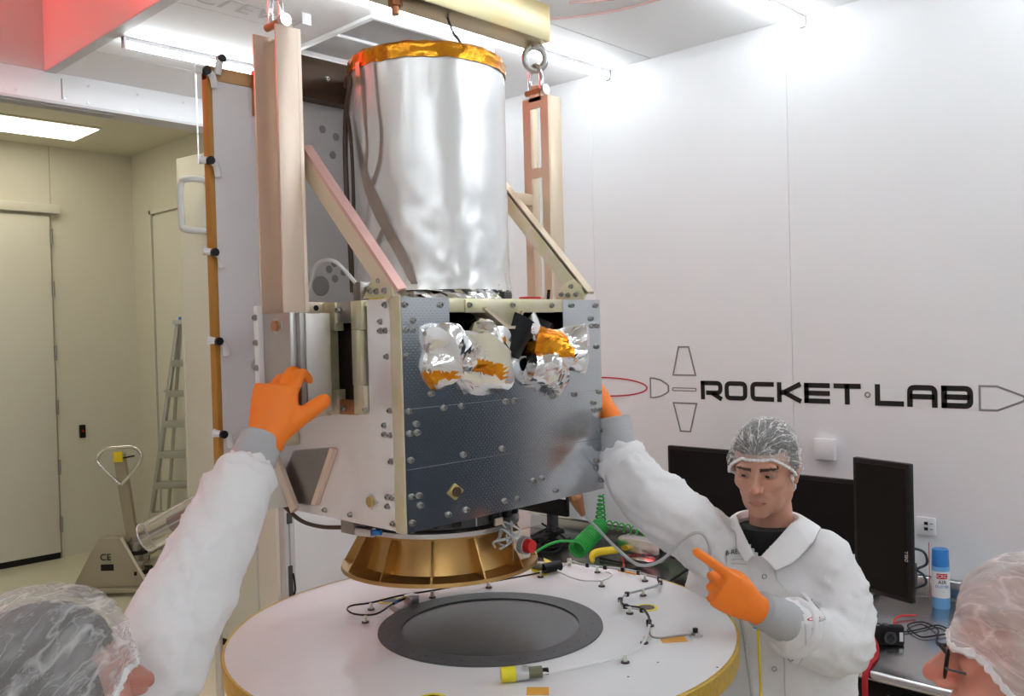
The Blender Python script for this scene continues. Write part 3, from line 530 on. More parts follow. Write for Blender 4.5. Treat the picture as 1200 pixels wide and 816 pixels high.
MB().cyl((1.595, 1.027, PZ), (1.595, 1.027, PZ+.004), .0145, n=20).build('washer', 'steel', t); MB().cyl((1.595, 1.027, PZ+.004), (1.595, 1.027, PZ+.016), .0055, n=10).build('stud', 'black', t); MB().cyl((1.595, 1.027, PZ+.004), (1.595, 1.027, PZ+.008), .009, n=6).build('nut', 'steel', t)

# ------------------------------------------------------------------ the satellite
AX, AY = 1.377, 1.575
X0, X1, Y0, Y1, Z0, Z1 = 1.078, 1.680, 1.325, 1.800, 1.626, 2.074
sat = thing('satellite', 'boxy metal satellite with silver foil cylinder, hanging above the round white plate', 'satellite', (AX, AY, 1.475))
# bus: front panels, left panels, inner walls
fp = MB().prism([(X0, 1.862), (X1, 1.862), (X1, Z1), (1.5455, Z1), (1.5455, 1.951), (1.2, 1.951), (1.2, Z1), (X0, Z1)], 'xz', Y0, Y0+.004).build('front_panel', 'face_tape', sat)
MB().box(X0, X1, Y0, Y0+.004, 1.7468, 1.8608).build('front_panel', 'face_tape', sat)
MB().box(X0, X1, Y0, Y0+.004, Z0, 1.7455).build('front_panel', 'face_tape', sat)
MB().box(X0, X1, Y0+.0045, Y0+.008, Z0, 1.951).build('front_backing', 'chrome', sat)
MB().box(1.0735, X0-.0003, Y0-.001, 1.356, Z0-.002, Z1+.004).build('corner_post', 'alodine_green', sat, bev=.003)
XLf = 1.077
MB().prism([(1.356, Z0), (Y1, Z0), (Y1, 1.853), (1.43, 1.853), (1.43, Z1), (1.356, Z1)], 'yz', XLf, XLf+.004).build('side_panel', 'face_left', sat)
MB().box(XLf, XLf+.004, 1.585, Y1, 1.853, Z1).build('side_panel', 'face_left', sat)
MB().box(XLf+.030, XLf+.034, 1.42, 1.6, 1.84, Z1-.01).build('recess_back', 'recess_brown', sat)
MB().box(X1-.006, X1, Y0+.006, Y1, Z0, Z1).build('side_panel', 'face_left', sat)
MB().box(X0, X1, Y1-.006, Y1, Z0, Z1).build('back_panel', 'steel', sat)
MB().box(X0, X1, Y0+.009, Y1-.006, Z1-.012, Z1-.004).build('top_deck', 'alodine_green', sat)
MB().box(X0+.004, X1-.004, Y0+.010, Y1-.006, Z0+.002, Z0+.010).build('bottom_deck', 'dark_grey', sat)
MB().box(1.17, 1.58, Y0+.16, Y0+.165, 1.86, 2.06).build('cavity_wall', 'black_matte', sat); MB().box(1.17, 1.58, Y0+.01, Y0+.16, 1.90, 1.905).build('cavity_floor', 'black_matte', sat)
for x in (1.17, 1.575): MB().box(x, x+.005, Y0+.01, Y0+.16, 1.90, 2.06).build('cavity_wall', 'black_matte', sat)
MB().box(1.17, 1.58, Y0+.01, Y0+.16, 2.052, 2.057).build('cavity_roof', 'black_matte', sat)
MB().box(1.2, 1.545, Y0, Y0+.01, 2.0455, Z1).build('top_bar', 'alodine_green', sat, bev=.0015)
MB().prism([(1.241, 2.071), (1.241, 2.0445), (1.300, 2.0445), (1.308, 2.042), (1.352, 2.013), (1.387, 2.013), (1.403, 2.040), (1.410, 2.0445), (1.512, 2.0445), (1.512, 2.071)], 'xz', Y0-.004, Y0).build('v_bracket', 'alodine_green', sat, bev=.001)
MB().prism([(1.286, 2.052), (1.353, 2.010), (1.386, 2.010), (1.404, 2.046), (1.400, 2.048), (1.382, 2.016), (1.356, 2.016), (1.292, 2.056)], 'xz', Y0-.012, Y0+.06).build('v_bracket_edge', 'alodine', sat)
# star trackers in the cavity: black bodies, crumpled foil hoods
def crumple(name, c, axis, L_, r0, r1, seed, parent, gold, amp=.015):
    """foil bag folded into creased facets: a capped cone pushed in and out by random triangle waves"""
    c = Vector(c); ax = Vector(axis).normalized(); a = ax.cross(Vector((0, 0, 1))).normalized(); b = a.cross(ax); rnd = random.Random(seed)
    waves = [(Vector((rnd.gauss(0, 1), rnd.gauss(0, 1), rnd.gauss(0, 1))).normalized()*f_, rnd.random(), g_) for f_, g_ in ((7, 1.), (10, .9), (14, .7), (19, .5))]
    waves += [(Vector((rnd.gauss(0, 1), rnd.gauss(0, 1), rnd.gauss(0, 1))).normalized()*f_, rnd.random(), g_) for f_, g_ in ((9, .8), (16, .55), (27, .25))]
    def fold(p): return sum((abs(((p.dot(k_)+ph) % 1)*2-1)-.5)*g_ for k_, ph, g_ in waves)
    nseg, prof = 40, []
    for i in range(5): prof.append((r0*(.35+.65*i/4), -.12*L_+.12*L_*i/4))
    for i in range(1, 12): t_ = i/11; prof.append((r0+(r1-r0)*t_, L_*t_))
    for i in range(1, 9): t_ = i/8; prof.append((r1*(1-t_)+.0005, L_*(1+.12*math.sin(t_*1.57))))
    v = []
    for k_, (r, h_) in enumerate(prof):
        for j_ in range(nseg):
            an = 2*math.pi*(j_+.5*(k_ % 2))/nseg; dr = a*math.cos(an)+b*math.sin(an); p = c+ax*h_+dr*r
            nrm = (dr*(1 if h_ < L_ else r/r1)+ax*(0 if h_ < L_ else 1-r/r1)).normalized(); v.append(p+nrm*fold(p)*amp)
    n_ = len(prof); f = []
    for i in range(n_-1):
        for j_ in range(nseg): p, q, r_, s_ = i*nseg+j_, i*nseg+(j_+1) % nseg, (i+1)*nseg+(j_+1) % nseg, (i+1)*nseg+j_; f += [(p, q, r_), (p, r_, s_)]
    o = MB().add(v, f).build(name, 'mli_crinkle', parent, ang=14); o.data.materials.append(MATS['kapton'])
    for p in o.data.polygons:
        if gold(WM[o] @ p.center, rnd): p.material_index = 1
    return o
def band(p, k_): return noise.noise(p*k_)
tl = MB().cyl((1.335, 1.46, 2.06), (1.262, 1.335, 1.965), .045, n=20).build('star_tracker', 'black', sat)
crumple('foil_hood', (1.305, 1.350, 1.985), (-.64, -.60, -.36), .105, .048, .068, 5, tl, lambda p, r: -.010 < (p.z-1.922)+(p.x-1.27)*.35 < .016 and band(p, 30) > -.25)
crumple('foil_hood', (1.205, 1.338, 1.968), (-.72, -.45, -.12), .065, .042, .052, 8, tl, lambda p, r: p.z < 1.930 and band(p, 26) > 0)
crumple('foil_collar', (1.350, 1.358, 1.995), (-.45, -.5, -.15), .045, .030, .034, 9, tl, lambda p, r: band(p, 40) > .15, .009)
tr_ = MB().cyl((1.405, 1.47, 2.05), (1.49, 1.335, 1.975), .050, n=20).build('star_tracker', 'black', sat)
MB().cyl((1.375, 1.345, 1.96), (1.415, 1.335, 2.03), .034, .038, n=20).build('baffle_ring', 'black', tr_)
crumple('foil_hood', (1.450, 1.338, 1.975), (.80, -.50, -.10), .120, .042, .050, 12, tr_, lambda p, r: p.x < 1.500 and p.z > 1.945 and band(p, 22) > -.3)
crumple('foil_skirt', (1.425, 1.330, 1.930), (.85, -.25, -.20), .09, .038, .044, 15, tr_, lambda p, r: p.z > 1.955 and band(p, 25) > .1)
crumple('foil_collar', (1.430, 1.338, 2.005), (.2, -.4, .05), .030, .022, .030, 19, tr_, lambda p, r: False, .007)
# fasteners
bm_ = MB(); bm_.lathe([(0, .0012), (.0026, .0012), (.0026, .0062), (.0046, .0062), (.0052, .0052), (.0052, .0015), (.0064, .0015), (.0066, 0)], (0, 0, 0), 12)
bolt = shared(bm_, 'bolt', 'bolt_steel')
FB = [(1.087, 2.06), (1.176, 2.06), (1.106, 2.03), (1.088, 2.012), (1.105, 2.012), (1.089, 1.963), (1.089, 1.857), (1.107, 1.832), (1.09, 1.815), (1.109, 1.815), (1.148, 1.908), (1.147, 1.887), (1.178, 1.857), (1.226, 1.857), (1.352, 1.857), (1.379, 1.857), (1.503, 1.857), (1.578, 1.857), (1.669, 1.857), (1.647, 1.833), (1.649, 1.816), (1.667, 1.816), (1.667, 1.765), (1.576, 2.061), (1.663, 2.061), (1.644, 2.03), (1.649, 2.013), (1.667, 2.013), (1.663, 1.964), (1.338, 1.759), (1.227, 1.759), (1.091, 1.764), (1.091, 1.694), (1.110, 1.694), (1.111, 1.675), (1.091, 1.644), (1.183, 1.645), (1.231, 1.647), (1.342, 1.648), (1.381, 1.647), (1.505, 1.647), (1.432, 1.678), (1.46, 1.68), (1.652, 1.696), (1.671, 1.696), (1.652, 1.679), (1.669, 1.647)]
RF = Matrix.Rotation(R_(90), 4, 'X')          # z axis of the bolt towards -Y
for x, z in FB: inst(bolt, 'bolt', sat, Matrix.Translation((x, Y0, z)) @ RF)
for x in (1.251, 1.377, 1.502): inst(bolt, 'bolt', sat, Matrix.Translation((x, Y0-.004, 2.060)) @ RF)
RL = Matrix.Rotation(R_(-90), 4, 'Y')
for y, z in ((1.372, 2.061), (1.388, 2.03), (1.389, 2.012), (1.372, 2.012), (1.371, 1.962), (1.366, 1.858), (1.384, 1.829), (1.385, 1.811), (1.367, 1.811), (1.367, 1.76), (1.367, 1.69), (1.38, 1.69), (1.381, 1.672), (1.366, 1.64), (1.594, 1.64), (1.504, 1.641)): inst(bolt, 'bolt', sat, Matrix.Translation((XLf, y, z)) @ RL)
for x, z in ((1.182+.02, 1.688),): 
    q = MB().prism([(x-.022, z), (x, z-.017), (x+.022, z), (x, z+.017)], 'xz', Y0-.003, Y0).build('connector_flange', 'brass', sat, bev=.001); MB().cyl((x, Y0-.003, z), (x, Y0-.008, z), .010, n=16).build('connector_ring', 'brown_dark', q)
q = MB().prism([(1.41, 1.676), (1.431, 1.66), (1.452, 1.676), (1.431, 1.692)], 'yz', XLf-.003, XLf).build('connector_flange', 'steel', sat, bev=.001); MB().cyl((XLf-.003, 1.431, 1.676), (XLf-.008, 1.431, 1.676), .010, n=16).build('connector_ring', 'brass', q)
# recess brackets on the left face
for y0, y1, z0, z1, m in ((1.525, 1.572, 2.015, 2.073, 'alodine_green'), (1.436, 1.470, 2.015, 2.073, 'alodine_green'), (1.545, 1.572, 1.895, 2.015, 'alodine_green'), (1.440, 1.470, 1.905, 2.015, 'alodine_green'), (1.525, 1.570, 1.845, 1.895, 'alodine_green'), (1.433, 1.468, 1.848, 1.905, 'alodine_green')):
    MB().box(XLf-.010, XLf+.012, y0, y1, z0, z1).build('recess_bracket', m, sat, bev=.0015)
MB().box(XLf-.004, XLf+.006, 1.47, 1.525, 2.03, 2.073).build('recess_plate', 'steel', sat); MB().box(XLf-.004, XLf+.006, 1.47, 1.525, 1.845, 1.875).build('recess_plate', 'copper', sat)
for y, z in ((1.508, 1.857), (1.516, 2.057), (1.435, 1.857)): inst(bolt, 'bolt', sat, Matrix.Translation((XLf-.006, y, z)) @ RL)
MB().tube(spline([(XLf+.026, 1.505, 2.0), (XLf+.022, 1.500, 1.96), (XLf+.024, 1.503, 1.93), (XLf+.024, 1.499, 1.89)]), .003, 6).build('copper_braid', 'copper', sat)
# sensor window low on the left side with its shield plates
MB().prism([(1.70, 1.758), (1.553, 1.775), (1.629, 1.649), (1.72, 1.640), (1.745, 1.690)], 'yz', XLf-.006, XLf-.0005).build('sensor_window', 'steel_dark', sat)
MB().prism([(1.553, 1.775), (1.540, 1.772), (1.613, 1.650), (1.629, 1.649)], 'yz', XLf-.012, XLf-.0005).build('window_frame', 'alodine_pink', sat)
MB().bar((1.052, 1.738, 1.738), (1.052, 1.668, 1.634), .022, .012, (1, 0, 0)).build('shield_plate', 'alodine_pink', sat, bev=.001)
mb = MB(); mb.prism([(1.745, 1.735), (1.80, 1.69), (1.80, 1.635), (1.69, 1.640)], 'yz', 1.0, 1.068); mb.build('shield_box', 'off_white', sat, bev=.002)
MB().box(1.04, 1.076, 1.68, 1.78, 1.772, 1.80).build('ledge_bracket', 'alodine_green', sat, bev=.002)
# telescope barrel in silver foil
TR = .178; rings = 60; seg = 120; v = []
for i in range(rings+1):
    z = 2.098+(2.598-2.098)*i/rings; low = max(0, (2.36-z)/.25)
    for j in range(seg):
        a = 2*math.pi*j/seg; p = Vector((math.cos(a)*2.2, math.sin(a)*2.2, z*7))
        d = .0022*noise.noise(p*1.5)+low*.0065*noise.noise(Vector((math.cos(a)*5+z*3, math.sin(a)*5, z*13)))+low*.004*noise.noise(Vector((a*9, z*30, 1)))
        r = TR+d+(.004*(1-min(1, (z-2.098)/.03)))
        v.append((AX+r*math.cos(a), AY+r*math.sin(a), z))
tel = MB().add(v, [(i*seg+j, i*seg+(j+1) % seg, (i+1)*seg+(j+1) % seg, (i+1)*seg+j) for i in range(rings) for j in range(seg)]).build('telescope_barrel', 'mli_white', sat, ang=80)
v = []; seg2 = 90
for i in range(6):
    z = 2.590+.036*i/5
    for j in range(seg2):
        a = 2*math.pi*j/seg2; r = TR+.003+.0035*noise.noise(Vector((a*8, i*.5, 3)))+(-.006 if i == 5 else 0); v.append((AX+r*math.cos(a), AY+r*math.sin(a), z+.004*noise.noise(Vector((a*6, 2, i)))))
MB().add(v, [(i*seg2+j, i*seg2+(j+1) % seg2, (i+1)*seg2+(j+1) % seg2, (i+1)*seg2+j) for i in range(5) for j in range(seg2)]).build('gold_rim_tape', 'kapton', tel, ang=25)
MB().lathe([(TR-.004, 2.625), (TR-.02, 2.622), (TR-.022, 2.15), (0, 2.15)], (AX, AY, 0), 64).build('inner_tube', 'black_matte', tel)
v = []; seg3 = 80
for i in range(5):
    for j in range(seg3):
        a = 2*math.pi*j/seg3; r = TR-.004+.010*i/4+.012*noise.noise(Vector((a*11, i*1.1, 7))); v.append((AX+r*math.cos(a), AY+r*math.sin(a), 2.071+.034*(1-i/4)+.008*noise.noise(Vector((a*9, i, 5)))))
MB().add(v, [(i*seg3+j, i*seg3+(j+1) % seg3, (i+1)*seg3+(j+1) % seg3, (i+1)*seg3+j) for i in range(4) for j in range(seg3)]).build('foil_collar', 'mli_crinkle', tel, flat=True)
MB().lathe([(TR-.02, 2.10), (.15, 2.06), (0, 2.06)], (AX, AY, 0), 48).build('barrel_base', 'steel', tel)
# facing angle of the camera seen from the barrel axis; strips are set out by angle from it
FA = math.atan2(-AY, -AX)
def ribbon(name, pts, wds, m, off=.0022):
    pp = spline([(q[0], q[1], 0) for q in pts], 8); ww = spline([(x, 0, 0) for x in wds], 8); v = []
    rr = random.Random(len(pts))
    for p, q in zip(pp, ww):
        for sg in (-1, 1):
            a = FA+R_(p.x)+sg*(q.x+rr.uniform(-.0012, .0012))/TR/2
            low = max(0, (2.36-p.y)/.25); r = TR+off+low*.004; v.append((AX+r*math.cos(a), AY+r*math.sin(a), p.y))
    n_ = len(pp); MB().add(v, [(2*i, 2*i+1, 2*i+3, 2*i+2) for i in range(n_-1)]).build(name, m, tel)
ribbon('foil_seam_tape', [(-51, 2.585), (-50, 2.50), (-48, 2.42), (-52, 2.36), (-47, 2.33)], [.010, .011, .009, .014, .014], 'tape_brown')
ribbon('foil_seam_tape', [(-38, 2.585), (-36, 2.50), (-34, 2.44), (-36, 2.38), (-43, 2.33)], [.006, .007, .007, .010, .014], 'tape_brown')
ribbon('foil_seam_tape', [(-66, 2.49), (-57, 2.40), (-50, 2.34), (-43, 2.30), (-33, 2.24), (-22, 2.18), (-12, 2.11)], [.010, .018, .028, .036, .028, .026, .014], 'tape_brown')
ribbon('foil_seam_tape', [(-46, 2.30), (-52, 2.22), (-49, 2.15)], [.008, .004, .006], 'tape_brown', .003); ribbon('foil_seam_tape', [(-33, 2.235), (-42, 2.19), (-50, 2.15)], [.012, .012, .004], 'tape_brown', .003)
ribbon('tape_tab', [(-55, 2.60), (-55, 2.55)], [.016, .018], 'alodine_green', .006)
MB().tube(spline([(AX+.19*math.cos(FA+R_(-72)), AY+.19*math.sin(FA+R_(-72)), 2.56)]+[(AX+.196*math.cos(FA+R_(a)), AY+.196*math.sin(FA+R_(a)), z) for a, z in ((-60, 2.572), (-59, 2.55), (-66, 2.50), (-71, 2.42), (-70, 2.30), (-66, 2.20), (-64, 2.10))]), .006, 8).build('dark_cable', 'brown_dark', tel)
MB().tube(spline([(AX+.192*math.cos(FA+R_(a)), AY+.192*math.sin(FA+R_(a)), z) for a, z in ((-68, 2.50), (-62, 2.42), (-61, 2.30), (-63, 2.2))]), .004, 8).build('dark_cable', 'brown_dark', tel)
# things on the top deck
MB().box(1.43, 1.455, 1.395, 1.41, 2.072, 2.094).build('latch_block', 'dark_grey', sat, bev=.003); MB().cyl((1.58, 1.40, 2.072), (1.585, 1.40, 2.10), .004, n=6).build('pin', 'black', sat)
MB().box(1.575, 1.625, 1.46, 1.49, 2.07, 2.088).build('red_cover', 'red', sat, bev=.003)
MB().box(1.085, 1.112, 1.46, 1.485, 2.074, 2.112).build('connector_body', 'steel_dark', sat, bev=.002); MB().box(1.10, 1.128, 1.435, 1.455, 2.076, 2.104).build('yellow_connector', 'yellow', sat, bev=.002)
MB().tube(spline([(1.085, 1.475, 2.11), (1.06, 1.51, 2.155), (1.05, 1.56, 2.15), (1.04, 1.58, 2.10), (1.03, 1.62, 2.07), (1.02, 1.66, 2.09)]), .004, 8).build('white_cable', 'cable_white', sat)
# tall panel behind the bus
pn = MB().box(.962, 1.43, 1.803, 1.822, 1.70, 2.580).build('solar_panel', 'panel_grey', sat)
MB().box(.962, 1.068, 1.800, 1.803, 1.70, 2.575).build('panel_sheet', 'panel_white', pn); MB().box(.950, .9625, 1.800, 1.824, 1.70, 2.592).build('amber_edge', 'amber', pn, bev=.002); MB().box(.950, 1.09, 1.798, 1.824, 2.562, 2.592).build('amber_edge', 'top_amber', pn, bev=.002)
MB().box(1.056, 1.088, 1.785, 1.803, 2.50, 2.60).build('panel_hinge', 'copper', pn, bev=.002)
MB().box(1.16, 1.375, 1.775, 1.803, 2.575, 2.655).build('panel_bracket', 'brown_dark', pn, bev=.003); MB().box(1.16, 1.375, 1.765, 1.803, 2.555, 2.572).build('panel_bracket', 'brown_dark', pn)
for x in (1.24, 1.30): inst(bolt, 'bolt', pn, Matrix.Translation((x, 1.775, 2.61)) @ RF)
MB().prism([(1.34, 2.60), (1.42, 2.60), (1.42, 2.20), (1.40, 2.15), (1.375, 2.15), (1.38, 2.5)], 'xz', 1.795, 1.803).build('panel_edge_dark', 'brown_dark', pn)
ins = shared(MB().lathe([(0, .001), (.009, .001), (.0095, 0)], (0, 0, 0), 14), 'insert', 'grey')
for x, z in ((1.243, 2.498), (1.281, 2.485), (1.270, 2.44), (1.258, 2.385), (1.288, 2.32), (1.266, 2.18), (1.250, 2.165), (1.292, 2.16), (1.266, 2.143), (1.228, 2.075), (1.235, 2.055), (1.27, 2.065)): inst(ins, 'insert', pn, Matrix.Translation((x, 1.803, z)) @ RF)
MB().lathe([(0, .003), (.022, .003), (.024, 0)], (0, 0, 0), 20).build
big = shared(MB().lathe([(0, .003), (.022, .003), (.024, 0)], (0, 0, 0), 20), 'large_insert', 'grey'); inst(big, 'large_insert', pn, Matrix.Translation((1.225, 1.803, 2.125)) @ RF)
for z, x in ((2.575, .945), (2.385, .947), (2.19, .95), (2.0, .953), (1.80, .957), (1.70, .96)):
    q = MB().tube(spline([(x-.018, 1.80, z+.003), (x-.004, 1.788, z), (x+.012, 1.790, z-.006), (x+.02, 1.795, z-.03)]), [.010, .010, .0085, .0085]+[.0075]*21, 10).build('standoff_clip', 'white', pn); MB().cyl((x-.004, 1.777, z), (x-.004, 1.792, z), .0088, n=12).build('clip_tip', 'black', q)
q = MB().tube(spline([(.972, 1.795, 2.575), (.975, 1.79, 2.60), (.978, 1.79, 2.61)]), .008, 10).build('standoff_clip', 'white', pn); MB().cyl((.978, 1.78, 2.608), (.978, 1.795, 2.608), .0085, n=12).build('clip_tip', 'black', q)
MB().lathe([(.006, .004), (.014, .004), (.016, 0)], (0, 0, 0), 16).build
wsh = shared(MB().lathe([(.0, .001), (.006, .001), (.006, .005), (.015, .005), (.017, 0)], (0, 0, 0), 18), 'edge_washer', 'steel'); inst(wsh, 'edge_washer', pn, Matrix.Translation((1.05, 1.800, 1.945)) @ RF)
# separation ring and gold adapter cone
MB().lathe([(.145, 1.585), (.176, 1.585), (.176, 1.626), (.145, 1.626)], (AX, AY, 0), 64, closed=True).build('separation_ring', 'dark_grey', sat)
sr = MB().lathe([(.145, 1.568), (.186, 1.568), (.186, 1.578), (.145, 1.578)], (AX, AY, 0), 72, closed=True).build('lower_ring', 'steel', sat)
lk = shared(MB().box(-.011, .011, -.008, .008, -.009, .009), 'ring_block', 'black', bev=.0015)
sp_ = shared(MB().tube(coil((0, 0, -.013), (0, 0, .013), .007, .007, 5, 10), .0018, 5), 'ring_spring', 'steel')
for k in range(24):
    a = 2*math.pi*k/24; M = Matrix.Translation((AX+.180*math.cos(a), AY+.180*math.sin(a), 1.600)) @ rotz(a+math.pi/2)
    inst(sp_ if k % 4 == 1 else lk, 'ring_spring' if k % 4 == 1 else 'ring_block', sat, M)
for a in (FA-.35, FA+.75): MB().obox((AX+.189*math.cos(a), AY+.189*math.sin(a), 1.590), ((-math.sin(a), math.cos(a), 0), (math.cos(a), math.sin(a), 0), (0, 0, 1)), (.012, .003, .008)).build('ring_clamp', 'alodine', sat, bev=.001)
ad = MB().lathe([(.150, 1.568), (.178, 1.568), (.178, 1.562), (.162, 1.560), (.163, 1.535), (.180, 1.487), (.226, 1.483), (.228, 1.475), (.165, 1.475), (.150, 1.53)], (AX, AY, 0), 96, closed=True).build('adapter_cone', 'gold_adapter', sat, ang=30)
rv = MB(); rv.add([(.158, -.0018, 1.563), (.177, -.0018, 1.563), (.224, -.0018, 1.483), (.170, -.0018, 1.483), (.158, .0018, 1.563), (.177, .0018, 1.563), (.224, .0018, 1.483), (.170, .0018, 1.483)], [(0, 1, 2, 3), (7, 6, 5, 4), (0, 4, 5, 1), (1, 5, 6, 2), (2, 6, 7, 3), (3, 7, 4, 0)])
rib = shared(rv, 'rib', 'gold_adapter')
for k in range(12): inst(rib, 'rib', ad, Matrix.Translation((AX, AY, 0)) @ rotz(FA-.09+k*math.pi/6))
for k in range(24): a = FA+.04+k*math.pi/12; inst(hole, 'flange_hole', ad, Matrix.Translation((AX+.212*math.cos(a), AY+.212*math.sin(a), 1.4835)))
a = FA+R_(62); bx_ = Vector((AX+.205*math.cos(a), AY+.205*math.sin(a), 1.527)); dr_ = Vector((math.cos(a-.35), math.sin(a-.35), 0))
q = MB().obox(bx_, (dr_.cross(Vector((0, 0, 1))), (0, 0, 1), dr_), (.028, .034, .004)).build('switch_bracket', 'alodine_pink', sat, bev=.003); MB().cyl(bx_, bx_+dr_*.018, .020, n=18).build('switch_collar', 'grey', q); MB().cyl(bx_+dr_*.018, bx_+dr_*.034, .0165, .014, n=18).build('red_cap', 'red', q)
rr = random.Random(4)
for k in range(5): p = Vector((AX+.2*math.cos(FA+R_(45)), AY+.2*math.sin(FA+R_(45)), 1.56)); MB().tube(spline([p+Vector((rr.uniform(-.03, .03), rr.uniform(-.03, .03), rr.uniform(-.03, .035))) for i in range(5)]), .0026, 6).build('loose_wire', 'cable_white' if k % 2 else 'cable_grey', sat)
MB().box(1.080, 1.110, 1.50, 1.545, 1.598, 1.626).build('plug_block', 'steel_dark', sat, bev=.003); MB().cyl((1.09, 1.50, 1.606), (1.10, 1.46, 1.606), .010, n=12).build('plug', 'steel', sat); MB().tube(spline([(1.05, 1.71, 1.640), (1.06, 1.66, 1.612), (1.07, 1.60, 1.605), (1.085, 1.545, 1.608)]), .0045, 8).build('sensor_cable', 'brown_dark', sat); MB().cyl((1.10, 1.46, 1.606), (1.108, 1.445, 1.607), .006, n=8).build('blue_boot', 'blue', sat)
# bagged connector below the bus and its pale cable
cn = MB().tube([(1.585, 1.345, 1.640), (1.592, 1.34, 1.615), (1.600, 1.335, 1.59), (1.606, 1.33, 1.573)], [.016, .017, .011, .006], 9).build('bagged_connector', 'copper', sat, flat=True)
# ------------------------------------------------------------------ lifting fixtures, beam, shackles
def post_thing(lab, xo, xw, ysl, slots):
    """channel post: web plane at xw (towards the satellite), flanges reaching to xo"""
    ya, yb = 1.515, 1.602; za, zb = (2.052, 2.607)
    t = thing('lifting_post', lab, 'lifting post', ((xo+xw)/2, (ya+yb)/2, za), 'lifting posts')
    s = 1 if xw > xo else -1; w0, w1 = sorted((xw, xw-s*.008))
    m = MB(); ym = (ya+yb)/2
    if slots:
        # web with three see-through slots
        zs = [za, 2.09, 2.235, 2.262, 2.40, 2.425, 2.58, zb]
        for y0, y1 in ((ya, ya+.026), (yb-.026, yb)): m.box(w0, w1, y0, y1, za, zb)
        for k in range(0, 8, 2): m.box(w0, w1, ya+.026, yb-.026, zs[k], zs[k+1])
    else: m.box(w0, w1, ya, yb, za, zb)
    m.build('web', 'alodine' if slots else 'alodine_pink', t)
    for y0, y1 in ((ya, ya+.006), (yb-.006, yb)): a_, b_ = sorted((xo, xw-s*.008)); MB().box(a_, b_, y0, y1, za, zb).build('flange', 'alodine' if slots else 'alodine_pink', t, bev=.0008)
    MB().prism([(ym-.022, zb-.01), (ym+.022, zb-.01), (ym+.012, zb+.03), (ym-.012, zb+.03)], 'yz', w0, w1).build('lifting_lug', 'alodine', t)
    return t
pL = post_thing('tall gold toned channel post left of the foil cylinder', .945, 1.0, 0, False)
pR = post_thing('slotted gold toned channel post right of the foil cylinder', 1.780, 1.728, 0, True)
def brace(t, p, q, m1, m2):
    p = Vector(p); q = Vector(q); x = p.x; d = (q-p).normalized(); n_ = Vector((1, 0, 0)).cross(d).normalized(); xa = d.cross(n_).normalized()
    MB().obox((p+q)/2, (d, xa, n_), ((q-p).length/2, .002, .019)).build('brace_web', m1, t); MB().obox((p+q)/2+n_*(.0185 if n_.z > 0 else -.0185)+Vector((.010, 0, 0)), (d, xa, n_), ((q-p).length/2, .012, .004)).build('brace_flange', m2, t)
    g = MB().prism([(1.335, 2.076), (1.43, 2.076), (1.40, 2.115), (1.365, 2.125), (1.345, 2.11)], 'yz', x-.006, x-.002).build('gusset', 'alodine_green', t, bev=.001)
    for y, z in ((1.36, 2.088), (1.375, 2.108), (1.385, 2.088), (1.405, 2.09)): inst(bolt, 'bolt', t, Matrix.Translation((x-.006, y, z)) @ RL)
brace(pL, (1.074, 1.345, 2.078), (1.004, 1.545, 2.372), 'alodine', 'alodine_rose'); brace(pR, (1.642, 1.343, 2.078), (1.642, 1.640, 2.395), 'alodine_green', 'alodine')
MB().box(1.642, 1.728, 1.575, 1.60, 2.33, 2.36).build('brace_bracket', 'alodine', pR, bev=.002)
# steel mount block between the left post and the bus
MB().box(.948, .963, 1.503, 1.612, 1.86, 2.052).build('mount_plate', 'block_steel', pL, bev=.002)
MB().box(.963, .975, 1.492, 1.60, 1.858, 2.051).build('mount_plate', 'steel_dark', pL, bev=.001)
MB().box(.975, 1.032, 1.490, 1.60, 1.855, 2.05).build('mount_block', 'block_steel', pL, bev=.002)
MB().box(1.032, XLf, 1.578, 1.62, 1.855, 2.049).build('mount_block', 'block_steel', pL, bev=.002)
MB().box(1.00, XLf, 1.565, 1.61, 2.050, 2.075).build('mount_cap', 'alodine_pink', pL, bev=.002)
for y in (1.53, 1.555): MB().cyl((1.05, 1.5649, 2.063), (1.05, 1.564, 2.063), .006, n=12).build('cap_hole', 'black', pL); break
MB().box(1.01, XLf, 1.565, 1.62, 1.838, 1.856).build('mount_foot', 'alodine_pink', pL, bev=.002)
MB().box(.936, .949, 1.60, 1.615, 1.90, 2.068).build('side_strip', 'white', pL, bev=.001)
q = MB().cyl((.947, 1.545, 2.027), (.938, 1.545, 2.027), .0115, n=6).build('hex_bolt', 'copper', pL); MB().cyl((.948, 1.545, 2.027), (.945, 1.545, 2.027), .0165, n=18).build('washer', 'steel', q)
for z in (2.045, 1.995, 1.945): inst(bolt, 'bolt', pL, Matrix.Translation((.936, 1.607, z)) @ RL)
# right mount
MB().box(1.68, 1.728, 1.50, 1.60, 1.86, 2.06).build('mount_block', 'block_steel', pR, bev=.002); MB().box(1.728, 1.78, 1.515, 1.602, 1.86, 2.052).build('mount_plate', 'block_steel', pR, bev=.002)
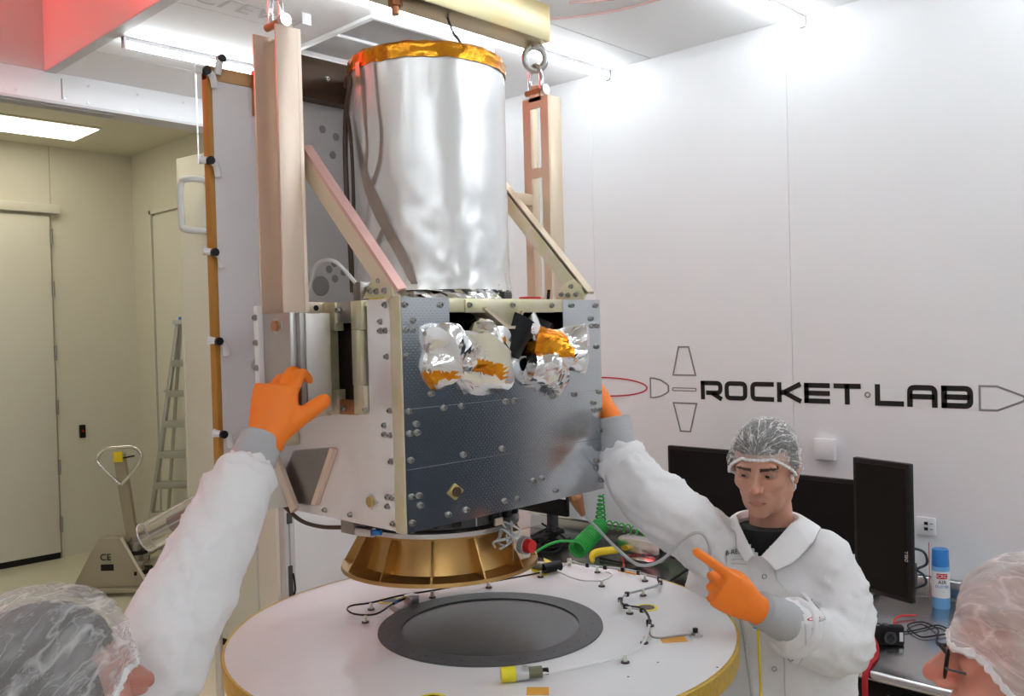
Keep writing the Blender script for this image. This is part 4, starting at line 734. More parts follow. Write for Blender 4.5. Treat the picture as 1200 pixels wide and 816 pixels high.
# beam
BZ0, BZ1 = 2.742, 2.838
t = thing('spreader_beam', 'gold toned square spreader beam spanning above the foil cylinder', 'beam', (1.36, 1.557, BZ0))
MB().box(.84, 1.745, 1.515, 1.60, BZ0, BZ1).build('tube', 'beam', t, bev=.004); MB().box(1.745, 1.749, 1.518, 1.597, BZ0+.003, BZ1-.003).build('end_plate', 'alodine', t); MB().box(.836, .84, 1.518, 1.597, BZ0+.003, BZ1-.003).build('end_plate', 'alodine', t)
for x in (1.275,):
    MB().cyl((x, 1.557, BZ0-.012), (x, 1.557, BZ0), .016, n=6).build('nut', 'copper', t); MB().cyl((x, 1.557, BZ0-.030), (x, 1.557, BZ0-.012), .009, n=12).build('stud', 'copper', t)
MB().cyl((1.70, 1.54, BZ1), (1.70, 1.54, BZ1+.018), .007, n=10).build('pin', 'copper', t)
MB().tube(spline([(1.43, 1.557, BZ0), (1.45, 1.56, BZ0-.03), (1.49, 1.57, BZ0-.055), (1.50, 1.58, BZ0-.10)]), .003, 6).build('thin_cable', 'dark_grey', t)
def torus(mb, c, R, r, u, v, n=28, m=10, sy=1.): 
    c = Vector(c); u = Vector(u); v = Vector(v); mb.tube([c+u*math.cos(2*math.pi*k/n)*R+v*math.sin(2*math.pi*k/n)*R*sy for k in range(n)], r, m, closed=True)
for lab, x in (('steel lifting ring and shackle joining the beam to the left post', .972), ('steel lifting ring and shackle joining the beam to the right slotted post', 1.732)):
    t = thing('shackle', lab, 'shackle', (x, 1.557, 2.62), 'lifting shackles')
    mb = MB(); torus(mb, (x, 1.557, 2.708), .027, .009, (.75, -.66, 0), (0, 0, 1), sy=1.15); mb.build('ring', 'steel', t)
    MB().cyl((x, 1.557, 2.735), (x, 1.557, BZ0+.002), .014, n=14).build('eye_base', 'steel', t)
    mb = MB(); mb.tube(spline([(x, 1.557-.017, 2.622), (x, 1.557-.020, 2.65), (x, 1.557-.013, 2.68), (x, 1.557, 2.690), (x, 1.557+.013, 2.68), (x, 1.557+.020, 2.65), (x, 1.557+.017, 2.622)], 6), .006, 10); mb.build('bow', 'chrome', t)
    MB().cyl((x, 1.557-.034, 2.622), (x, 1.557+.034, 2.622), .0075, n=12).build('pin', 'copper', t); MB().cyl((x, 1.557-.036, 2.622), (x, 1.557-.024, 2.622), .0125, n=14).build('pin_head', 'chrome', t)
# hoist above the frame
t = thing('hoist', 'crane hook and cable carrying the spreader beam', 'hoist', (1.36, 1.557, BZ1))
mb = MB(); torus(mb, (1.36, 1.557, BZ1+.035), .04, .010, (1, 0, 0), (0, 0, 1)); mb.build('lifting_eye', 'steel', t)
MB().tube(spline([(1.36, 1.54, BZ1+.09), (1.36, 1.557, BZ1+.062), (1.36, 1.59, BZ1+.085), (1.36, 1.585, BZ1+.13), (1.36, 1.557, BZ1+.17)]), .012, 10).build('hook', 'steel', t); MB().cyl((1.36, 1.557, BZ1+.16), (1.36, 1.557, ZC), .008, n=10).build('cable', 'steel', t)
# pale cable looping from the bagged connector past the capped man
MB().tube(spline([(1.606, 1.33, 1.576), (1.618, 1.30, 1.545), (1.625, 1.257, 1.509), (1.621, 1.188, 1.478), (1.632, 1.134, 1.494), (1.649, 1.089, 1.542), (1.658, 1.051, 1.562), (1.671, 1.036, 1.533), (1.69, 1.044, 1.468), (1.772, 1.045, 1.400), (1.792, 1.030, 1.325), (1.81, 1.0, 1.0)], 8), .0038, 8).build('test_cable', 'cable_grey', None, 'pale grey cable looping from under the satellite past the man', 'cable')
# ------------------------------------------------------------------ back room things
# pallet jack
JX, JY = 2.87, 7.25
t = thing('pallet_jack', 'tan pallet jack with tall loop handle in the back room', 'pallet jack', (JX, JY, 0))
ju = Vector((.69, -.72, 0)).normalized(); jf = Vector((.72, .69, 0)).normalized()     # sideways and away
def J(s, d, z): return Vector((JX, JY, z))+ju*s+jf*d
mb = MB(); pts = [(-.31, .07), (.31, .07), (.10, .46), (-.09, .46)]
mb.add([J(s, 0, z) for s, z in pts]+[J(s*.9, .14, z) for s, z in pts], [(0, 1, 2, 3), (7, 6, 5, 4), (0, 4, 5, 1), (1, 5, 6, 2), (2, 6, 7, 3), (3, 7, 4, 0)]); mb.build('body', 'jack', t, bev=.01)
mb = MB(); mb.add([J(-.31, -.03, .06), J(.31, -.03, .06), J(.31, .1, .10), J(-.31, .1, .10), J(-.31, -.03, .03), J(.31, -.03, .03), J(.31, .1, .03), J(-.31, .1, .03)], [(0, 1, 2, 3), (4, 7, 6, 5), (0, 4, 5, 1), (1, 5, 6, 2), (2, 6, 7, 3), (3, 7, 4, 0)]); mb.build('apron', 'jack', t, bev=.006)
MB().bar(J(.10, -.004, .465), J(.305, -.004, .075), .02, .012, tuple(jf)).build('edge_rail', 'off_white', t)
for sgn in (-1, 1): MB().obox(J(sgn*.2, .68, .09), (ju, jf, (0, 0, 1)), (.08, .56, .03)).build('fork', 'jack', t, bev=.01); MB().cyl(J(sgn*.2-.05, 1.1, .04), J(sgn*.2+.05, 1.1, .04), .04, n=14).build('roller', 'black', t)
MB().cyl(J(.12, .24, .09), J(.22, .24, .09), .09, n=18).build('steer_wheel', 'black', t)
MB().cyl(J(.19, .06, .12), J(.19, .06, .46), .05, n=14).build('pump', 'steel_dark', t)
for k in range(4): MB().cyl(J(.20, .07, .16+.08*k), J(.20, .07, .19+.08*k), .075, n=8).build('pump_flange', 'steel_dark' if k % 2 else 'black', t)
MB().bar(J(.17, .05, .42), J(.14, -.08, 1.14), .085, .05, tuple(jf)).build('tiller', 'jack', t, bev=.006)
hp = [J(.14, -.08, .90), J(.02, -.08, 1.02), J(-.035, -.08, 1.10), J(.02, -.08, 1.175), J(.14, -.08, 1.19), J(.26, -.08, 1.185), J(.315, -.08, 1.12), J(.26, -.08, 1.02), J(.15, -.08, .90)]
MB().tube(spline(hp), .014, 10).build('loop_handle', 'chrome', t)
MB().obox(J(.145, -.11, 1.12), (ju, jf, (0, 0, 1)), (.035, .008, .04)).build('warning_label', 'yellow', t); MB().bar(J(.18, -.10, 1.11), J(.27, -.11, 1.125), .012, .012).build('lever', 'black', t)
text_mb('CE', .075, frame(J(-.03, -.004, .31), ju, (0, 0, 1), -jf)).build('lettering', 'ink', t); MB().obox(J(-.02, -.002, .23), (ju, jf, (0, 0, 1)), (.05, .003, .025)).build('rating_plate', 'black', t)
# step ladder
t = thing('step_ladder', 'aluminium step ladder leaning at the back room wall beside the open door', 'ladder', (3.6, 7.9, 0))
lu = Vector((.69, -.72, 0)); top = Vector((3.715, 7.70, 2.16)); bot = Vector((3.44, 7.93, .0))
for o in (0, .42): MB().bar(bot+lu*(o*1.15-.0), top+lu*o*.8, .028, .07, (.7, .7, 0)).build('rail', 'alu', t, bev=.003)
for k in range(7):
    f_ = .09+.125*k; a_ = bot.lerp(top, f_); b_ = (bot+lu*.483).lerp(top+lu*.336, f_); MB().bar(a_, b_, .09, .028, (.3, .3, 1)).build('step', 'alu', t, bev=.003) if False else MB().obox((a_+b_)/2, (lu, (.72, .69, 0), (0, 0, 1)), ((b_-a_).length/2, .045, .03)).build('step', 'alu', t, bev=.003)
for o in (.03, .40): MB().bar(Vector((3.80, 8.35, 0))+lu*o, top+lu*o*.8, .022, .03, (.7, .7, 0)).build('rear_leg', 'alu', t)
MB().obox(top+lu*.17+Vector((0, 0, .02)), (lu, (.72, .69, 0), (0, 0, 1)), (.2, .06, .02)).build('top_cap', 'light_grey', t, bev=.005); MB().bar(bot.lerp(top, .72), Vector((3.78, 8.15, 1.55)), .02, .02).build('spreader', 'alu', t)
# blue sign sticker on the door above the ladder
t = thing('sign_sticker', 'small blue and white sticker on the back wall door above the ladder', 'sticker', (XR-.02, 7.95, 2.2)); MB().box(XR-.024, XR-.0201, 7.90, 8.02, 2.14, 2.24).build('sheet', 'label', t); MB().box(XR-.026, XR-.024, 7.91, 7.99, 2.17, 2.235).build('blue_mark', 'blue', t); MB().box(XR-.027, XR-.026, 7.95, 8.0, 2.19, 2.205).build('white_mark', 'label', t)
# access reader
t = thing('access_reader', 'black card reader on the cream back wall beside the far door', 'reader', (3.33, YE, 1.1)); MB().box(3.296, 3.35, YE-.03, YE, 1.11, 1.235).build('case', 'black', t, bev=.006); MB().box(3.318, 3.33, YE-.032, YE-.03, 1.165, 1.185).build('red_light', 'red', t)
# clear tube on a stand behind the raised arm
P = lambda s: Vector((1.976, 4.557, .998)).lerp(Vector((2.262, 4.266, 1.20)), s)
t = thing('clear_tube', 'clear plastic tube propped on a stand behind the raised arm', 'tube', (2.2, 4.3, 0))
MB().tube([P(.03), P(1.05)], .075, 28, caps=False).build('tube_wall', 'acrylic', t); 
for k in range(5): a = k*1.256; ax_ = (P(1)-P(0)).normalized(); e1 = ax_.cross(Vector((0, 0, 1))).normalized(); e2 = e1.cross(ax_); o_ = e1*math.cos(a)*.07+e2*math.sin(a)*.07; MB().tube([P(.03)+o_, P(1.05)+o_], .004, 6).build('tube_rib', 'chrome' if k % 2 else 'cable_white', t)
mb = MB(); torus(mb, P(.03), .075, .004, e1, e2); mb.build('rim', 'light_grey', t); MB().tube([P(.35), P(1.0)], .03, 12).build('inner_core', 'steel_dark', t)
q = P(.9); MB().cyl((q.x, q.y, 0.02), (q.x, q.y, q.z-.075), .02, n=12).build('stand_post', 'steel', t); MB().cyl((q.x, q.y, 0), (q.x, q.y, .025), .18, n=28).build('stand_base', 'steel', t)
# ------------------------------------------------------------------ people
CYW, SYW = math.cos(YAW), math.sin(YAW)
def W(a, b, z): return Vector((a*CYW+b*SYW, -a*SYW+b*CYW, z))      # a: to the right, b: away, as seen across the room
def sd_ell(p, c, r):
    q = (p-np.array(c))/np.array(r); k0 = np.linalg.norm(q, axis=-1); k1 = np.linalg.norm(q/np.array(r), axis=-1)+1e-9; return k0*(k0-1)/k1
def sd_cap(p, a, b, r0, r1):
    a = np.array(a); b = np.array(b); ab = b-a; t = np.clip(((p-a)@ab)/(ab@ab), 0, 1); return np.linalg.norm(p-a-t[..., None]*ab, axis=-1)-(r0+(r1-r0)*t)
def smin(a, b, k): h_ = np.clip(.5+.5*(b-a)/k, 0, 1); return b*(1-h_)+a*h_-k*h_*(1-h_)
def head_sdf(p, simple=False):
    d = sd_ell(p, (0, -.012, .030), (.0765, .098, .088)); d = smin(d, sd_ell(p, (0, .026, -.030), (.061, .066, .082)), .03)
    d = smin(d, sd_ell(p, (0, .040, -.082), (.046, .050, .032)), .025); d = smin(d, sd_ell(p, (0, .076, -.103), (.019, .016, .014)), .018)
    for s in (-1, 1):
        d = smin(d, sd_ell(p, (s*.050, -.005, -.062), (.018, .03, .03)), .025)
        d = smin(d, sd_ell(p, (s*.043, .056, -.024), (.022, .022, .016)), .02)
        d = smin(d, sd_ell(p, (s*.027, .0830, .0220), (.026, .011, .0075)), .014)
    # eye sockets
    for s in (-1, 1): e = sd_ell(p, (s*.031, .101, .003), (.0185, .017, .0125)); d = -smin(-d, e, .010)
    d = smin(d, sd_cap(p, (0, .090, .014), (0, .1185, -.026), .0065, .0085), .010); d = smin(d, sd_ell(p, (0, .118, -.032), (.0095, .010, .0085)), .006)
    for s in (-1, 1): d = smin(d, sd_ell(p, (s*.0120, .105, -.035), (.007, .009, .0065)), .006); d = smin(d, sd_ell(p, (s*.031, .0775, .0022), (.0135, .0125, .0115)), .004)
    d = smin(d, sd_ell(p, (0, .080, -.069), (.030, .020, .024)), .014)
    d = smin(d, sd_ell(p, (0, .0975, -.0635), (.021, .0075, .0045)), .005); d = smin(d, sd_ell(p, (0, .0965, -.0735), (.018, .0075, .0055)), .005)
    d = -smin(-d, sd_ell(p, (0, .104, -.0685), (.022, .0085, .0016)), .003)
    d = smin(d, sd_cap(p, (0, -.022, -.05), (0, -.035, -.20), .054, .060), .022)
    return d
def head_dirs(nu=150, nv=110):
    th = np.linspace(.0, math.pi, nv+1); ph = np.linspace(0, 2*math.pi, nu, endpoint=False)
    # denser around the face (phi = 90 deg)
    ph = ph+.42*np.cos(ph)*1.0
    T, P_ = np.meshgrid(th, ph, indexing='ij')
    return np.stack([np.sin(T)*np.cos(P_), np.sin(T)*np.sin(P_), np.cos(T)], -1), nu, nv
def surf_r(dirs, o):
    r = np.linspace(.02, .24, 111); hit = np.full(dirs.shape[:2], .03); prev = None
    lo = np.full(dirs.shape[:2], .02); hi = np.full(dirs.shape[:2], .24); found = np.zeros(dirs.shape[:2], bool)
    for k in range(len(r)-1, -1, -1):
        s = head_sdf(o+dirs*r[k])
        new = (s < 0) & ~found; lo[new] = r[k]; hi[new] = r[min(k+1, len(r)-1)]; found |= new
    for _ in range(12):
        m = (lo+hi)/2; s = head_sdf(o+dirs*m[..., None]); ins_ = s < 0; lo = np.where(ins_, m, lo); hi = np.where(ins_, hi, m)
    return (lo+hi)/2
HO = np.array((0, .005, -.005)); HD, HNU, HNV = head_dirs(); HR = surf_r(HD, HO); HP = HO+HD*HR[..., None]
def grid_faces(nu, nv): return [(i*nu+j, (i+1)*nu+j, (i+1)*nu+(j+1) % nu, i*nu+(j+1) % nu) for i in range(nv) for j in range(nu)]
def head_mat(c, face, pitch, roll=0, sc=1.):
    f_ = Vector((face[0], face[1], 0)).normalized(); fw_ = Vector((W(f_.x, f_.y, 0)))
    x = Vector((0, 0, 1)).cross(fw_); x = -x           # local +x = person's right hand side when +y is forward
    M_ = frame(W(*c), fw_.cross(Vector((0, 0, 1))), fw_, (0, 0, 1))
    return M_ @ Matrix.Rotation(pitch, 4, 'X') @ Matrix.Rotation(roll, 4, 'Y') @ Matrix.Scale(sc, 4)
def remesh(mb, vox, it=6, fac=.5):
    me = bpy.data.meshes.new('tmp'); me.from_pydata([tuple(p) for p in mb.v], [], mb.f); me.update()
    bm = bmesh.new(); bm.from_mesh(me); bmesh.ops.recalc_face_normals(bm, faces=bm.faces); bm.to_mesh(me); bm.free()
    ob = bpy.data.objects.new('tmp', me); COL.objects.link(ob)
    m = ob.modifiers.new('r', 'REMESH'); m.mode = 'VOXEL'; m.voxel_size = vox
    s = ob.modifiers.new('s', 'SMOOTH'); s.factor = fac; s.iterations = it
    bpy.context.view_layer.update(); dg = bpy.context.evaluated_depsgraph_get(); ev = ob.evaluated_get(dg).to_mesh()
    n = len(ev.vertices); co = np.empty(n*3); ev.vertices.foreach_get('co', co); no = np.empty(n*3); ev.vertices.foreach_get('normal', no)
    fs = [tuple(p.vertices) for p in ev.polygons]; ob.evaluated_get(dg).to_mesh_clear(); bpy.data.objects.remove(ob); bpy.data.meshes.remove(me)
    return co.reshape(-1, 3), no.reshape(-1, 3), fs
def loft(mb, secs, n=24):
    """secs: (centre, axis u, axis v, ru, rv)"""
    v = []
    for c, u, v_, ru, rv in secs: v += [Vector(c)+Vector(u)*math.cos(t)*ru+Vector(v_)*math.sin(t)*rv for t in (2*math.pi*k/n for k in range(n))]
    m = len(secs); mb.add(v, [(i*n+j, i*n+(j+1) % n, (i+1)*n+(j+1) % n, (i+1)*n+j) for i in range(m-1) for j in range(n)]+[tuple(range(n-1, -1, -1)), tuple((m-1)*n+j for j in range(n))])
def limb(mb, pts, rad, n=16):
    P_ = spline(pts, 6); q = spline([(r, 0, 0) for r in rad], 6); mb.tube(P_, [x.x for x in q], n)
    mb.ell(P_[0], (rad[0],)*3, 14, 8); mb.ell(P_[-1], (rad[-1]*.97,)*3, 14, 8)
def hand(parent, wrist, y, x, left, curls, thumb, spread=.06, scale=1., name='glove', back=.03):
    """y: towards the fingertips, x: towards the thumb; curls: bend per finger (index..little)"""
    y = Vector(y).normalized(); x = Vector(x); x = (x-y*x.dot(y)).normalized(); n_ = x.cross(y) if left else y.cross(x); w_ = Vector(wrist); s = scale
    def Pt(a, b, c): return w_+(x*a+y*b+n_*c)*s
    mb = MB()
    loft(mb, [(Pt(0, -back, 0), x, n_, .031*s, .026*s), (Pt(0, 0, 0), x, n_, .031*s, .024*s), (Pt(.002, .03, .001), x, n_, .040*s, .020*s), (Pt(.002, .065, .002), x, n_, .044*s, .017*s), (Pt(0, .095, .003), x, n_, .042*s, .014*s)], 20)
    Ls = ((.044, .026, .022), (.048, .030, .023), (.044, .028, .022), (.035, .021, .019))
    for i, (off, L3, cu) in enumerate(zip((.031, .0105, -.0105, -.030), Ls, curls)):
        p = Vector((off, .085-.004*abs(i-1), .003)); an = 0; pts = [Vector((off*.9, .06, .002)), p.copy()]; sp = (1.2-i*.8)*spread
        for L_, c_ in zip(L3, cu):
            an += c_; p = p+Vector((math.sin(sp)*L_*math.cos(an), math.cos(sp)*math.cos(an)*L_, -math.sin(an)*L_)); pts.append(p.copy())
        r = .0112-.0008*i if i else .0112
        mb.tube([Pt(*q) for q in spline(pts, 5)], [r*s*(1.04-.18*k/20) for k in range(21)], 12); mb.ell(Pt(*pts[-1]), (r*.86*s,)*3, 10, 6)
    pts = [Vector(q) for q in thumb]
    mb.tube([Pt(*q) for q in spline(pts, 6)], [.0175*s-.0040*s*k/(6*(len(pts)-1)) for k in range(6*(len(pts)-1)+1)], 12); mb.ell(Pt(*pts[-1]), (.0118*s,)*3, 10, 6)
    co, no, fs = remesh(mb, .0036*s, 5)
    for i in range(len(co)):
        p = co[i]; co[i] = p+no[i]*.0009*noise.noise(Vector(p)*55)
    o = MB().add(co, fs).build(name, 'glove', parent, ang=80); return o
def wrinkle(co, no, amp, f1, seed, mask=None):
    out = co.copy()
    for i in range(len(co)):
        p = Vector(co[i]); q = Vector((p.x*f1+seed, p.y*f1, p.z*f1*1.25)); w_ = Vector((noise.noise(q*.5), noise.noise(q*.5+Vector((9, 1, 3))), 0))*1.4
        a = 1-abs(noise.noise(q+w_))*2.2; a = a*abs(a); b = noise.noise(q*2.1)
        k = 1 if mask is None else mask(p)
        out[i] = co[i]+no[i]*amp*k*(a*.8+b*.45)
    return out
def arm_folds(co, no, arms, seed, amp=.0062):
    """folds running around and slantwise across the sleeves"""
    out = co.copy()
    for path, rad in arms:
        P_ = np.array([tuple(p) for p in path]); seg = np.r_[0, np.cumsum(np.linalg.norm(np.diff(P_, axis=0), axis=1))]
        d = np.linalg.norm(co[:, None, :]-P_[None], axis=2); k_ = d.argmin(1); dm = d.min(1)
        for i in np.nonzero(dm < rad*1.5)[0]:
            j_ = k_[i]; tn = Vector(P_[min(j_+1, len(P_)-1)]-P_[max(j_-1, 0)]).normalized(); rel = Vector(co[i]-P_[j_]); s_ = seg[j_]+rel.dot(tn)
            e1_ = tn.cross(Vector((.3, .2, .93))).normalized(); e2_ = tn.cross(e1_); an = math.atan2(rel.dot(e2_), rel.dot(e1_))
            n1 = noise.noise(Vector((s_*11+1.5*math.sin(an+s_*5), 1.2*math.cos(an), 1.2*math.sin(an)+seed))); n2 = noise.noise(Vector((s_*34-1.8*math.sin(an*1.0+2), 1.7*math.cos(an), 1.7*math.sin(an)+seed+4)))
            g1 = 1-2.6*abs(n1); f_ = g1*abs(g1)*.95+(1-2.4*abs(n2))*.16; fade = min(1, max(0, (rad*1.5-dm[i])/(rad*.4)))*min(1, s_/.06 if s_ > 0 else 0)
            out[i] = out[i]+no[i]*amp*f_*fade
    return out
def person(sp):
    ca, cb = sp['pos']; base = W(ca, cb, 0); t = thing('person', sp['label'], 'person', base)
    F_ = Vector((*sp['face'], 0)).normalized(); Lf = Vector((-F_.y, F_.x, 0))
    fW = W(F_.x, F_.y, 0); lW = W(Lf.x, Lf.y, 0)
    nb = sp['neck']                                   # neck base (a, b, z)
    def T(l, f_, z): return W(ca, cb, 0)+lW*l+fW*f_+Vector((0, 0, z))
    # body: head, neck, trunk, legs as one mesh
    Mh = head_mat(sp['head'], sp['hface'], sp['hpitch'], sp.get('hroll', 0), sp.get('hsc', 1.)); skin = sp['skin']
    pts = HP.reshape(-1, 3); mb = MB(); mb.add([Mh @ Vector(p) for p in pts], grid_faces(HNU, HNV)); nh = len(mb.v)
    for s in (-1, 1):
        rot = Mh.to_3x3() @ Matrix.Rotation(s*-.35, 3, 'Z') @ Matrix.Rotation(-.15, 3, 'X')
        mb.ell(Mh @ Vector((s*.078, -.014, -.006)), (.009, .020, .032), 14, 10, rot); mb.ell(Mh @ Vector((s*.085, -.022, .004)), (.006, .014, .024), 12, 8, rot); mb.ell(Mh @ Vector((s*.076, -.006, -.034)), (.008, .010, .010), 10, 6, rot)
    zs = sp['sh_z']; k = zs/1.47
    loft(mb, [(T(0, 0, .86*k), lW, fW, .155, .105), (T(0, 0, 1.0*k), lW, fW, .14, .095), (T(0, 0, 1.2*k), lW, fW, .15, .10), (T(0, 0, 1.36*k), lW, fW, .155, .095), (T(0, -.005, zs-.02), lW, fW, .12, .075), (W(*nb)+Vector((0, 0, -.02)), lW, fW, .058, .058)])
    for s in (-1, 1): limb(mb, [T(s*.085, 0, .9*k), T(s*.09, .02, .5*k), T(s*.09, 0, .09)], [.075, .052, .04], 12)
    o = mb.build('body', 'skin', t, ang=80)
    ca_ = o.data.color_attributes.new('tint', 'FLOAT_COLOR', 'POINT'); cols = []
    lip = tuple(c*q for c, q in zip(skin, (.84, .72, .72)))
    for i in range(len(o.data.vertices)):
        c = skin
        if i < nh:
            x, y, z = pts[i]; m = 1+.10*noise.noise(Vector((x*40, y*40, z*40)))
            c = tuple(q*m for q in skin)
            if y > .06:
                if abs(z+.0685) < .0012 and abs(x) < .022: c = tuple(q*.42 for q in lip)
                elif ((x/.0215)**2+((z+.0690)/.0085)**2) < 1: c = lip
                elif sp['brow'] and abs(abs(x)-.031) < .021 and abs(z-(.0170+.16*(abs(x)-.012)-.35*max(0, abs(x)-.040))) < .0046: c = sp['brow']
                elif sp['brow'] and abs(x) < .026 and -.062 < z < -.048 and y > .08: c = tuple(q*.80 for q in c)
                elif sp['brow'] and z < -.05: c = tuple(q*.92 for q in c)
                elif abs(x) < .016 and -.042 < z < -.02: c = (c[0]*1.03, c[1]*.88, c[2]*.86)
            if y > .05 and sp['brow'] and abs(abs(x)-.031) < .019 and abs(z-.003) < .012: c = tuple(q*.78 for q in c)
        cols += [*c, 1]
    ca_.data.foreach_set('color', cols)
    if sp['brow']:
        for s in (-1, 1):
            # eyes: white, iris, lids
            e = Mh @ Vector((s*.031, .0785, .0025)); hs_ = sp.get('hsc', 1.); q = MB().ell(e, (.0128*hs_,)*3, 18, 12).build('eye', 'eye_white', t)
            gd = Vector(sp['gaze']).normalized(); g_ = (Mh.to_3x3() @ gd); MB().cyl(e+g_*.0112, e+g_*.0131, .0062*hs_, .0049*hs_, 16).build('iris', 'iris', q)
            mb = MB()
            for up_, an0, an1 in ((1, .08, 1.25), (-1, -.22, -1.1)):
                rows = []
                for i in range(6):
                    an = an0+(an1-an0)*i/5
                    for j in range(13):
                        az = -1.25+2.5*j/12; lift = (.16 if up_ > 0 else -.12)*(1-(az/1.25)**2) - (.12 if up_ > 0 else -.02)
                        ee = an+lift if i == 0 else an; rr = .0138; rows.append(e+Mh.to_3x3() @ Vector((rr*math.cos(ee)*math.sin(az), rr*math.cos(ee)*math.cos(az), rr*math.sin(ee))))
                mb.add(rows, [(i*13+j, i*13+j+1, (i+1)*13+j+1, (i+1)*13+j) for i in range(5) for j in range(12)])
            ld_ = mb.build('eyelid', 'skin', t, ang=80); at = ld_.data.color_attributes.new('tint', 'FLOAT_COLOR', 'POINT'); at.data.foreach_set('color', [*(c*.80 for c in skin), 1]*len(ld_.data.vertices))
    # hair and hair net from the head surface
    gat = Vector(sp['gather']).normalized(); g1 = gat.cross(Vector((1, 0, 0))).normalized(); g2 = gat.cross(g1)
    def cap(name, m, off, line, nz, crease=False):
        v = []; keep = []; cr = []
        for i in range(HNV+1):
            for j in range(HNU):
                d = HD[i, j]; r = HR[i, j]; p = HO+d*r; x, y, z = p
                lim = line(y, x); o_ = off; dv = Vector(d); ang_ = math.atan2(dv.dot(g2), dv.dot(g1)); dist = math.acos(max(-1, min(1, dv.dot(gat))))
                cv = Vector((math.cos(ang_), math.sin(ang_), 0))*(1.0+.25*dist)*1.4+Vector((0, 0, dist*.55)); cr.append(cv)
                if nz:
                    edge = min(1, max(0, (z-lim)/.04)); q = Vector(d)*nz[1]
                    o_ = off*(.30+.70*edge)+nz[0]*edge*(noise.noise(q)*.8+(.5-abs(noise.noise(cv*nz[2])))*.7)
                p = HO+d*(max(r, .088 if z > -.01 else r)+o_)
                v.append(Mh @ Vector(p)); keep.append(z > lim)
        fs = [f_ for f_ in grid_faces(HNU, HNV) if all(keep[k_] for k_ in f_)]
        used = sorted({k_ for f_ in fs for k_ in f_}); idx = {k_: n_ for n_, k_ in enumerate(used)}
        o_ = MB().add([v[k_] for k_ in used], [tuple(idx[k_] for k_ in f_) for f_ in fs]).build(name, m, t, ang=80)
        if crease:
            at = o_.data.attributes.new('crease', 'FLOAT_VECTOR', 'POINT'); at.data.foreach_set('vector', [c_ for k_ in used for c_ in cr[k_]])
        return o_
    cap('hair', sp['hairm'], .006, lambda y, x: max(sp['netline'](y, x)+.006, .052 if y > .035 else (.0 if y > -.02 else -.07)), (.003, 16, 8))
    nl = sp['netline']; nt_ = cap('hair_net', sp['netm'], sp['netoff'], nl, sp['netnoise'], True)
    # elastic hem of the net
    bm = bmesh.new(); bm.from_mesh(nt_.data); be = [e for e in bm.edges if e.is_boundary]; ad = {}
    for e in be:
        for a_, b_ in ((0, 1), (1, 0)): ad.setdefault(e.verts[a_].index, []).append(e.verts[b_].index)
    bm.verts.ensure_lookup_table(); seen = set(); best = []
    for e in be:
        start = e.verts[0].index
        if start in seen: continue
        loop = [start]; prev = None; seen.add(start)
        while True:
            nx = [q for q in ad[loop[-1]] if q != prev]
            if not nx or nx[0] == start or nx[0] in seen or len(loop) > 3000: break
            prev = loop[-1]; loop.append(nx[0]); seen.add(nx[0])
        ln = sum((bm.verts[loop[i]].co-bm.verts[loop[i-1]].co).length for i in range(1, len(loop)))
        if not best or ln > best[0]: best = (ln, loop)
    pl_ = [WM[nt_] @ bm.verts[i].co for i in best[1]]; bm.free()
    sm = [sum((pl_[(i+k_) % len(pl_)] for k_ in range(-3, 4)), Vector())/7 for i in range(0, len(pl_), 2)]
    if len(sm) > 8: MB().tube(sm, [sp.get('hem', .0035)*(1+.35*math.sin(i*2.4)) for i in range(len(sm))], 6, closed=True).build('net_elastic', 'coat', t)
    # coat
    mb = MB()
    loft(mb, [(T(0, 0, .72*k), lW, fW, .235, .185), (T(0, 0, .86*k), lW, fW, .225, .17), (T(0, .01, 1.0*k), lW, fW, .205, .150), (T(0, .01, 1.15*k), lW, fW, .200, .145), (T(0, .008, 1.28*k), lW, fW, .203, .142), (T(0, 0, 1.37*k), lW, fW, .198, .130), (T(0, -.01, zs-.015), lW, fW, .165, .100), (W(*nb)*.5+T(0, -.01, zs)*.5+Vector((0, 0, .010)), lW, fW, .100, .082), (W(*nb)+Vector((0, 0, .012)), lW, fW, .070, .072)])
    for arm in sp['arms']:
        pts_ = [W(*p) for p in arm['pts']]; limb(mb, pts_, arm['rad'])
        for c, r in arm.get('lumps', []): mb.ell(W(*c), (r, r, r*.85), 12, 8)
    co, no, fs = remesh(mb, .0085, 14)
    co = arm_folds(co, no, [(spline([W(*p) for p in a_['pts']], 8), max(a_['rad'])) for a_ in sp['arms']], sp['seed'])
    co = wrinkle(co, no, sp.get('wr', .008), 8.0, sp['seed']); co = wrinkle(co, no, .0022, 19.0, sp['seed']+3)
    if sp.get('vneck'):
        apex = sp['vneck']; keepv = []
        for p in co:
            q = Vector(p)-W(*nb); l = q.dot(lW); f_ = q.dot(fW); z = p[2]
            keepv.append(not ((f_ > .0 and abs(l) < min(.062, (z-apex)*1.0)) or (l*l+f_*f_ < .058**2 and z > nb[2]+.004)))
        fs = [f_ for f_ in fs if all(keepv[i] for i in f_)]; used = sorted({i for f_ in fs for i in f_}); ix = {a_: b_ for b_, a_ in enumerate(used)}; co = co[used]; fs = [tuple(ix[i] for i in f_) for f_ in fs]
    coat = MB().add(co, fs).build('coat', 'coat', t, ang=80)
